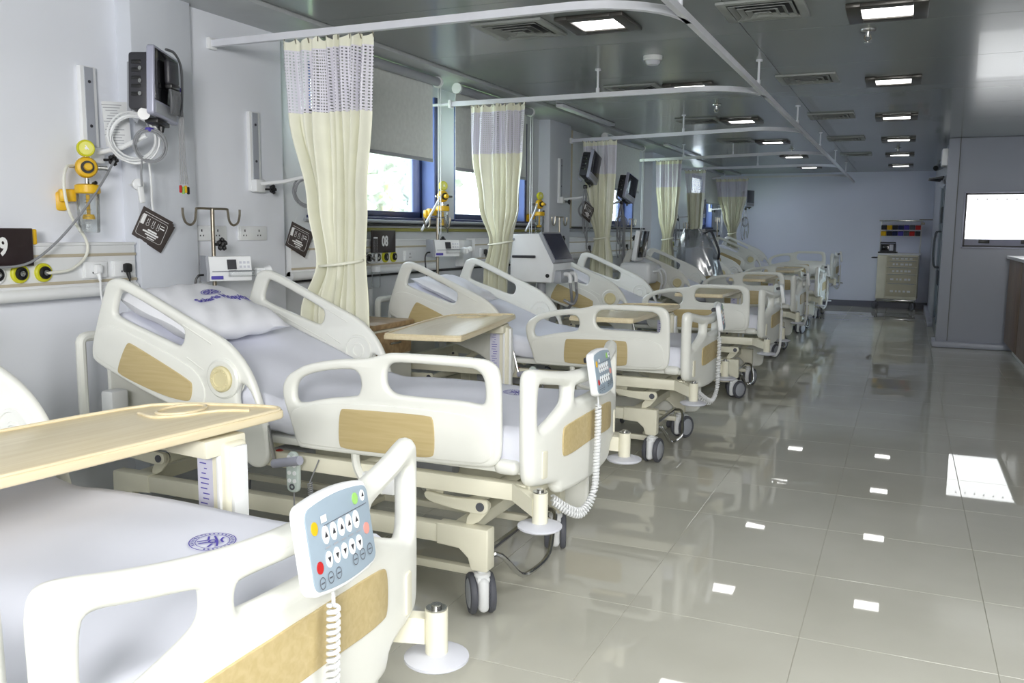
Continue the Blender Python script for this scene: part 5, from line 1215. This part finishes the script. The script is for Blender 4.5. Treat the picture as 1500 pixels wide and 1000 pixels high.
iv_pole(-3.27, 5.93, 1.46, 'slim drip pole on the pier by the first window, behind the third bed'); pump(-3.19, 5.90, 1.23, 'white syringe pump on the drip pole below the first window')
iv_pole(-3.10, 8.08, 1.50, 'drip pole standing behind the ventilator, left of the third curtain')
iv_pole(-3.15, 10.72, 1.52, 'drip pole left of the fourth curtain'); iv_pole(-3.0, 13.1, 1.5, 'drip pole right of the fourth curtain in the dim bay')
iv_pole(-3.05, 15.7, 1.62, 'drip pole by the last curtain')
# oxygen flowmeter with humidifier bottle and white wall pipe below it
r = empty('oxygen_flowmeter', 'clear oxygen flowmeter with humidifier bottle left of the 08 sign', 'flowmeter', (-3.36, 5.13, 1.17))
MB().cyl((0.0, 0, 0), (0.05, 0, 0), 0.012, seg=12).cyl((0.05, 0, -0.02), (0.05, 0, 0.03), 0.016, seg=12).cyl((0.05, -0.03, 0), (0.05, 0.03, 0), 0.010, seg=10).build('fitting', M_CHROME, r)
MB().cyl((0.05, 0, 0.03), (0.05, 0, 0.135), 0.014, seg=14).build('flow_tube', M_CLEAR, r)
MB().cyl((0.05, 0, 0.135), (0.05, 0, 0.145), 0.014, seg=12).build('tube_cap', M_WHITE, r)
MB().lathe([(0, -0.03), (0.03, -0.03), (0.033, -0.035), (0.033, -0.07), (0, -0.07)], (0.05, 0, -0.02), seg=20).build('bottle_lid', M_WHITE, r)
MB().lathe([(0.03, 0), (0.031, -0.10), (0.024, -0.11), (0, -0.11)], (0.05, 0, -0.09), seg=20).build('bottle', M_CLEAR, r)
tag(MB().tube([(-3.37, 5.14, 0.96), (-3.37, 5.14, 0.2)], 0.022, 12).build('drain_pipe', M_WHITE, None), 'white vertical pipe end below the flowmeter, behind the third bed head', 'pipe')
# pipes along the sill
def pipe(pts, rad, m, label):
    return tag(MB().tube(spline(pts, 6) if len(pts) > 2 else pts, rad, 10).build('wall_pipe', m, None), label, 'pipe', 'service pipes along the window wall')
pipe([(-3.42, 4.5, 1.425), (-3.42, 8.38, 1.425)], 0.012, M_GREY, 'grey conduit just under the first two window sills')
pipe(chaikin([(-3.43, 5.10, 1.34), (-3.43, 5.10, 1.402), (-3.43, 5.2, 1.402), (-3.43, 8.38, 1.402)], 2, False), 0.009, M_BLACK, 'black hose under the first two window sills, bending down at the 08 sign')
pipe([(-3.43, 5.15, 1.365), (-3.43, 8.38, 1.365)], 0.014, M_OLIVE, 'olive pipe under the black hose at the first two windows')
pipe([(-3.43, 9.05, 1.405), (-3.43, 12.33, 1.405)], 0.012, M_BLACK, 'black hose under the window beyond the second column')
pipe([(-3.43, 9.05, 1.37), (-3.43, 12.33, 1.37)], 0.014, M_GREY, 'grey pipe under the window beyond the second column')
pipe([(-3.43, 13.02, 1.39), (-3.43, 17.75, 1.39)], 0.02, M_DARK, 'dark pipe under the last two windows')
pipe([(-3.43, 4.28, 1.045), (-3.43, 8.38, 1.045)], 0.010, M_BLACK, 'black cable run below the head units of the window bay')
pipe([(-3.40, 9.06, 0.0), (-3.40, 9.06, 2.46)], 0.014, M_WHITE, 'white vertical pipe at the far edge of the second column')
pipe([(-3.42, 9.13, 1.4), (-3.42, 9.13, 2.46)], 0.014, M_BLACK, 'black vertical cable beside the second column')
pipe([(-3.42, 9.24, 1.4), (-3.42, 9.24, 2.46)], 0.016, M_STRIPE, 'beige vertical pipe beyond the second column')
# ------------------------------------------------------------ ventilators
def ventilator(x, y, label, dark=False):
    r = empty('ventilator', label, 'ventilator', (x, y, 0), group='ventilators between the beds')
    pr = chaikin([(-0.25, 1.335), (0.0, 1.345), (0.125, 1.10), (0.11, 0.965), (-0.25, 0.965)], 1)
    pr = [(-0.25, 1.32), (-0.235, 1.338), (-0.02, 1.347), (0.0, 1.338), (0.118, 1.115), (0.12, 1.095), (0.105, 0.975), (0.095, 0.965), (-0.25, 0.965)]
    plate(pr, [], 0.40, 0.012, lambda u, v, w: (u, w, v)).build('housing', M_WHITE, r)
    d = Vector((0.118, 0, -0.223)).normalized(); n = Vector((0.223, 0, 0.118)).normalized(); c = Vector((0.06, 0, 1.228))
    def on(u, v, w): return c + d * u + Vector((0, v, 0)) + n * w
    MB().prism(rrect(-0.135, -0.205, 0.128, 0.205, 0.012, 3), on, -0.004, 0.022).build('screen_bezel', M_GREY, r)
    MB().prism(rrect(-0.12, -0.185, 0.105, 0.185, 0.004, 2), on, 0.022, 0.026).build('screen', mat('vent_screen', S(52, 54, 78), 0.12, spec=0.8), r)
    MB().box((-0.13, -0.205, 1.165), (0.20, 0.014, 0.022), bev=0.006).build('side_rail', M_DARK, r)
    MB().cyl((0.07, -0.201, 1.02), (0.07, -0.204, 1.02), 0.016, seg=18).build('side_port', M_BLACK, r)
    MB().cyl((-0.22, -0.201, 1.30), (-0.22, -0.204, 1.30), 0.011, seg=14).build('emblem_dot', M_GREY, r)
    MB().box((0.13, 0, 1.01), (0.07, 0.30, 0.10), bev=0.012).build('valve_block', M_HUB, r)
    for s_ in (-0.08, 0.05): MB().tube(spline([(0.16, s_, 1.03), (0.20, s_, 1.03), (0.215, s_, 1.0), (0.215, s_, 0.965)], 5), 0.017, 10).build('elbow', M_WHITE, r)
    h = MB(); h.tube(spline([(0.215, 0.05, 0.97), (0.22, 0.05, 0.90), (0.25, -0.02, 0.86), (0.24, -0.08, 0.80), (0.17, -0.10, 0.83)], 7), 0.012, 8); h.tube(spline([(0.215, -0.08, 0.97), (0.22, -0.07, 0.90), (0.20, 0.0, 0.80), (0.13, 0.1, 0.74)], 7), 0.012, 8); h.build('breathing_hose', M_CABLE, r)
    MB().cyl((-0.06, 0, 0.14), (-0.06, 0, 0.965), 0.035, seg=16).build('column', M_GREY, r)
    for k in range(4):
        a = PI / 4 + PI / 2 * k; MB().box((-0.06 + 0.13 * math.cos(a), 0.13 * math.sin(a), 0.115), (0.30, 0.05, 0.035), rot=(0, 0, a), bev=0.01).build('base_leg', M_GREY, r)
        e = (-0.06 + 0.26 * math.cos(a), 0.26 * math.sin(a)); MB().lathe([(0, -0.015), (0.045, -0.015), (0.05, 0), (0.045, 0.015), (0, 0.015)], (*e, 0.05), (math.sin(a), -math.cos(a), 0), seg=18).cyl((*e, 0.05), (*e, 0.10), 0.01, seg=8).build('castor', M_TYRE, r)
    MB().box((-0.06, 0, 0.62), (0.18, 0.22, 0.16), bev=0.015).build('battery_box', M_HUB, r)
    return r
ventilator(-2.60, 6.55, 'large white ventilator with slanted dark screen between the third and fourth beds')
# slim ventilator behind the fourth bed
r = empty('slim_ventilator', 'slim pale ventilator with upright panel behind the fifth bed rail', 'ventilator', (-2.58, 9.1, 0))
MB().box((0, 0, 1.22), (0.05, 0.30, 0.32), rot=(0, 0.14, 0), bev=0.012).build('panel', M_WHITE, r); MB().box((0.045, 0.0, 1.235), (0.012, 0.27, 0.28), rot=(0, 0.14, 0), bev=0.003).build('screen', M_MSCREEN, r)
MB().box((0, 0, 0.93), (0.34, 0.34, 0.22), bev=0.04, seg=3).build('body', M_WHITE, r); MB().cyl((0, 0, 0.12), (0, 0, 0.84), 0.04, seg=14).build('column', M_GREY, r)
MB().box((0, 0, 0.09), (0.44, 0.42, 0.05), bev=0.02).build('base', M_GREY, r)
for sx in (-0.18, 0.18):
    for sy in (-0.17, 0.17): MB().lathe([(0, -0.012), (0.036, -0.012), (0.036, 0.012), (0, 0.012)], (sx, sy, 0.036), (1, 0, 0), seg=14).cyl((sx, sy, 0.036), (sx, sy, 0.07), 0.008, seg=8).build('castor', M_TYRE, r)
b = MB(); b.tube(spline([(0.17, -0.05, 0.95), (0.24, -0.05, 0.95), (0.26, -0.03, 0.84), (0.22, 0.02, 0.7)], 6), 0.012, 8); b.tube(spline([(0.17, 0.05, 0.95), (0.25, 0.05, 0.97), (0.28, 0.06, 0.86), (0.2, 0.1, 0.66)], 6), 0.012, 8); b.build('breathing_hose', M_CABLEW, r)
# machine under a grey dust cover
r = empty('covered_machine', 'medical machine under a wrinkled grey plastic cover, left of the far curtains', 'covered machine', (-2.46, 11.62, 0))
b = MB(); rows = []; NZ, NA = 16, 40; rnd = random.Random(5)
for j in range(NZ + 1):
    t = j / NZ; z = 0.80 + 0.60 * t; sx = 0.24 * (1 - 0.62 * t ** 2.2) + 0.03; sy = 0.24 * (1 - 0.30 * t ** 3); row = []
    for k in range(NA):
        a = 2 * PI * k / NA; ca, sa = math.cos(a), math.sin(a); e = 0.55
        x = sx * math.copysign(abs(ca) ** e, ca) - 0.10 * t; y = sy * math.copysign(abs(sa) ** e, sa); w_ = 1 + (1 - t) * 0.05 * math.sin(7 * a + 3 * t) + 0.03 * math.sin(13 * a + 9 * t)
        row.append(b.bm.verts.new((x * w_, y * w_, z + 0.012 * math.sin(5 * a))))
    rows.append(row)
for A, B in zip(rows, rows[1:]):
    for k in range(NA): b.bm.faces.new((A[k], A[(k + 1) % NA], B[(k + 1) % NA], B[k]))
b.bm.faces.new(rows[-1]); b.build('dust_cover', M_COVER, r, smooth=50)
MB().box((-0.02, 0, 0.98), (0.30, 0.34, 0.36), bev=0.02).build('machine_body', M_WHITE, r)
MB().cyl((0, 0, 0.12), (0, 0, 0.82), 0.045, seg=14).build('column', M_GREY, r); MB().box((0, 0, 0.09), (0.46, 0.44, 0.05), bev=0.02).build('base', M_GREY, r)
for sx in (-0.19, 0.19):
    for sy in (-0.18, 0.18): MB().lathe([(0, -0.012), (0.036, -0.012), (0.036, 0.012), (0, 0.012)], (sx, sy, 0.036), (1, 0, 0), seg=14).cyl((sx, sy, 0.036), (sx, sy, 0.07), 0.008, seg=8).build('castor', M_TYRE, r)
b = MB(); b.tube(spline([(0.05, -0.1, 1.35), (0.14, -0.12, 1.38), (0.2, -0.14, 1.28), (0.26, -0.12, 1.12), (0.24, -0.06, 1.02)], 6), 0.016, 8); b.build('support_arm', M_DARK, r)
# ------------------------------------------------------------ lit viewing box on the return wall
r = empty('viewing_box', 'large lit white viewing box on the right wall', 'viewing box', (1.26, 11.85, 1.535))
f = MB()
for cx, cz, sx, sz in ((0, 0.323, 1.32, 0.014), (0, -0.323, 1.32, 0.014), (-0.653, 0, 0.014, 0.66), (0.653, 0, 0.014, 0.66)): f.box((cx, -0.035, cz), (sx, 0.07, sz), bev=0.003)
f.build('outer_frame', M_SILVER, r)
f = MB()
for cx, cz, sx, sz in ((0, 0.306, 1.29, 0.02), (0, -0.306, 1.29, 0.02), (-0.636, 0, 0.02, 0.63), (0.636, 0, 0.02, 0.63)): f.box((cx, -0.028, cz), (sx, 0.05, sz))
f.build('inner_frame', M_DARK, r)
MB().box((0, -0.025, 0.037), (1.252, 0.02, 0.518)).build('lit_panel', M_SCREEN, r)
MB().box((0, -0.028, -0.259), (1.252, 0.03, 0.074)).build('control_strip', mat('strip_grey', S(140, 142, 164), 0.4), r)
for cx in (-0.42, 0.02, 0.45): MB().box((cx, -0.046, -0.252), (0.115, 0.01, 0.04), bev=0.003).build('switch', M_BLACK, r)
for k in range(12): MB().cyl((-0.52 + 0.102 * k, -0.036, 0.245), (-0.52 + 0.102 * k, -0.042, 0.245), 0.010, seg=10).build('film_clip', M_LILAC, r)
# ------------------------------------------------------------ nurses' counter at the right edge
r = empty('nurse_counter', 'dark wooden nurses counter with white plinth at the right edge', 'counter', (1.06, 9.05, 0))
MB().box((0.42, 1.25, 0.61), (0.74, 2.50, 0.97), bev=0.006).build('carcass', M_DARKWOOD, r)
MB().box((0.42, 1.25, 1.11), (0.82, 2.58, 0.035), bev=0.006).build('counter_top', mat('counter_white', S(214, 216, 220), 0.3), r)
MB().box((0.46, 1.25, 0.0625), (0.66, 2.44, 0.125), bev=0.004).build('plinth', M_WHITE, r)
for k in range(2): MB().box((0.045, 0.62 + 1.25 * k, 0.61), (0.012, 1.235, 0.95), bev=0.004).build('side_panel', M_DARKWOOD, r)
MB().box((0.43, -0.008, 0.61), (0.70, 0.014, 0.95), bev=0.004).build('end_panel', wood('counter_end', S(62, 46, 34), S(92, 70, 50), 0.35, (10, 10, 1.5)), r)
r = empty('white_pedestal', 'low white upright panel in front of the wooden counter at the right edge', 'pedestal', (1.14, 8.55, 0))
MB().box((0.30, 0.2, 0.40), (0.60, 0.45, 0.76), bev=0.008).build('body', M_WHITE, r); MB().box((0.30, -0.03, 0.40), (0.50, 0.014, 0.70), bev=0.004).build('front_panel', M_DARKWOOD, r); MB().box((0.30, 0.2, 0.79), (0.64, 0.49, 0.03), bev=0.006).build('top', M_WHITE, r)
# ------------------------------------------------------------ crash cart against the end wall
r = empty('crash_cart', 'cream emergency cart with drawers and coloured bins against the end wall', 'cart', (-0.105, 17.5, 0), math.radians(-3))
MB().box((0, 0, 0.59), (0.68, 0.42, 0.80), bev=0.012).build('body', M_CREAM, r)
MB().box((0, 0, 1.0), (0.72, 0.46, 0.03), bev=0.01).build('worktop', M_WHITE, r)
MB().box((-0.26, -0.213, 0.59), (0.14, 0.01, 0.78), bev=0.004).build('side_panel', M_CREAM, r)
M_DRAWER = mat('drawer_beige', S(190, 184, 160), 0.45); z = 0.965
for h in (0.075, 0.115, 0.125, 0.165, 0.25):
    d = MB().box((0.075, -0.216, z - h / 2), (0.50, 0.018, h - 0.012), bev=0.004).build('drawer', M_DRAWER, r)
    MB().box((0.075, -0.227, z - 0.014), (0.44, 0.012, 0.012), bev=0.003).build('drawer_handle', M_GREY, d)
    lb = MB(); rnd = random.Random(int(h * 1000))
    for q in range(5): lb.box((-0.07 + 0.07 * q + rnd.uniform(-0.01, 0.01), -0.2257, z - h * 0.6), (rnd.uniform(0.03, 0.055), 0.001, min(0.035, h * 0.3)))
    stuff(lb.build('drawer_labels', M_PAPER, d)); z -= h
for sx in (-0.335, 0.335): MB().box((sx, 0.17, 1.30), (0.022, 0.03, 0.60), bev=0.004).build('rack_post', M_WHITE, r)
MB().box((0, 0.10, 1.60), (0.72, 0.26, 0.022), bev=0.006).build('top_shelf', M_CHROME, r)
cols = [M_DARK, M_YELLOW, M_DARK, M_BLUE, M_PURPLE, M_TYRE, M_RED]
for row, zz in enumerate((1.475, 1.365)):
    MB().box((0, 0.14, zz - 0.045), (0.66, 0.10, 0.012), bev=0.002).build('bin_rail', M_WHITE, r)
    for q in range(7):
        m = cols[(q + row) % 7] if row else cols[q]
        b = MB().prism([(-0.10, 0.035), (-0.07, -0.038), (0.04, -0.038), (0.04, 0.05)], lambda u, v, w: (w, u, v), -0.0425, 0.0425); o = b.build('bin', m, r); o.location = (-0.285 + 0.095 * q, 0.14, zz)
MB().tube(chaikin([(-0.36, -0.12, 0.93), (-0.45, -0.12, 0.93), (-0.45, 0.12, 0.93), (-0.36, 0.12, 0.93)], 2, False), 0.012, 8).build('push_handle', M_DARK, r)
MB().tube([(-0.30, -0.215, 0.155), (0.31, -0.215, 0.155)], 0.012, 8).box((0, 0, 0.17), (0.66, 0.40, 0.03), bev=0.006).build('base_bumper', M_CHROME, r)
for sx in (-0.33, 0.30):
    for sy in (-0.2, 0.17): MB().lathe([(0, -0.02), (0.05, -0.02), (0.065, -0.012), (0.065, 0.012), (0.05, 0.02), (0, 0.02)], (sx - 0.02, sy, 0.065), (0.8, 0.6, 0), seg=20).cyl((sx, sy, 0.07), (sx, sy, 0.16), 0.014, seg=8).build('castor', M_TYRE, r)
MB().box((0.36, 0.12, 1.55), (0.06, 0.05, 0.04), bev=0.006).tube([(0.3, 0.1, 1.62), (0.55, 0.2, 1.62)], 0.008, 6).build('drip_hook', M_STEEL, r)
r = empty('defibrillator', 'small dark defibrillator on top of the cream emergency cart', 'defibrillator', (-0.29, 17.42, 1.017), math.radians(-8))
MB().box((0, 0, 0.09), (0.24, 0.20, 0.16), bev=0.02).build('case', M_DARK, r); MB().box((-0.035, -0.104, 0.10), (0.115, 0.01, 0.09), bev=0.003).build('screen', M_MSCREEN, r); MB().box((0.07, -0.104, 0.10), (0.065, 0.01, 0.11), bev=0.004).build('keypad', M_LILAC, r)
MB().tube([(-0.115, 0, 0.10), (-0.135, 0, 0.19), (0.12, 0, 0.19), (0.115, 0, 0.10)], 0.012, 8).build('carry_handle', M_DARK, r); MB().box((0, -0.02, 0.012), (0.30, 0.23, 0.024), bev=0.006).build('tray', M_BLACK, r)
# ------------------------------------------------------------ small things high on the right wall
r = empty('security_camera', 'dark bullet security camera near the ceiling by the glass doors', 'camera', (0.40, 13.4, 2.36)); MB().lathe([(0, 0), (0.05, 0), (0.05, -0.03), (0, -0.03)], (0.02, 0, 0.0), (1, 0, 0), seg=16).build('mount', M_GREY, r)
MB().tube([(0.0, 0, 0), (-0.06, 0, 0.0), (-0.06, 0, -0.05)], 0.012, 8).build('arm', M_GREY, r); MB().cyl((-0.02, 0.06, -0.07), (-0.09, -0.08, -0.11), 0.042, seg=16).build('camera_body', M_GREY, r); MB().cyl((-0.09, -0.08, -0.11), (-0.095, -0.09, -0.113), 0.034, seg=16).build('lens', M_BLACK, r)
r = empty('wall_cover_box', 'white box high on the corner above the glass doors', 'wall box', (0.39, 12.1, 2.29)); MB().box((-0.01, 0, 0), (0.08, 0.28, 0.20), bev=0.006).build('body', M_WHITE, r); MB().box((-0.052, 0, 0), (0.006, 0.26, 0.18), bev=0.002).build('cover', M_LILAC, r)
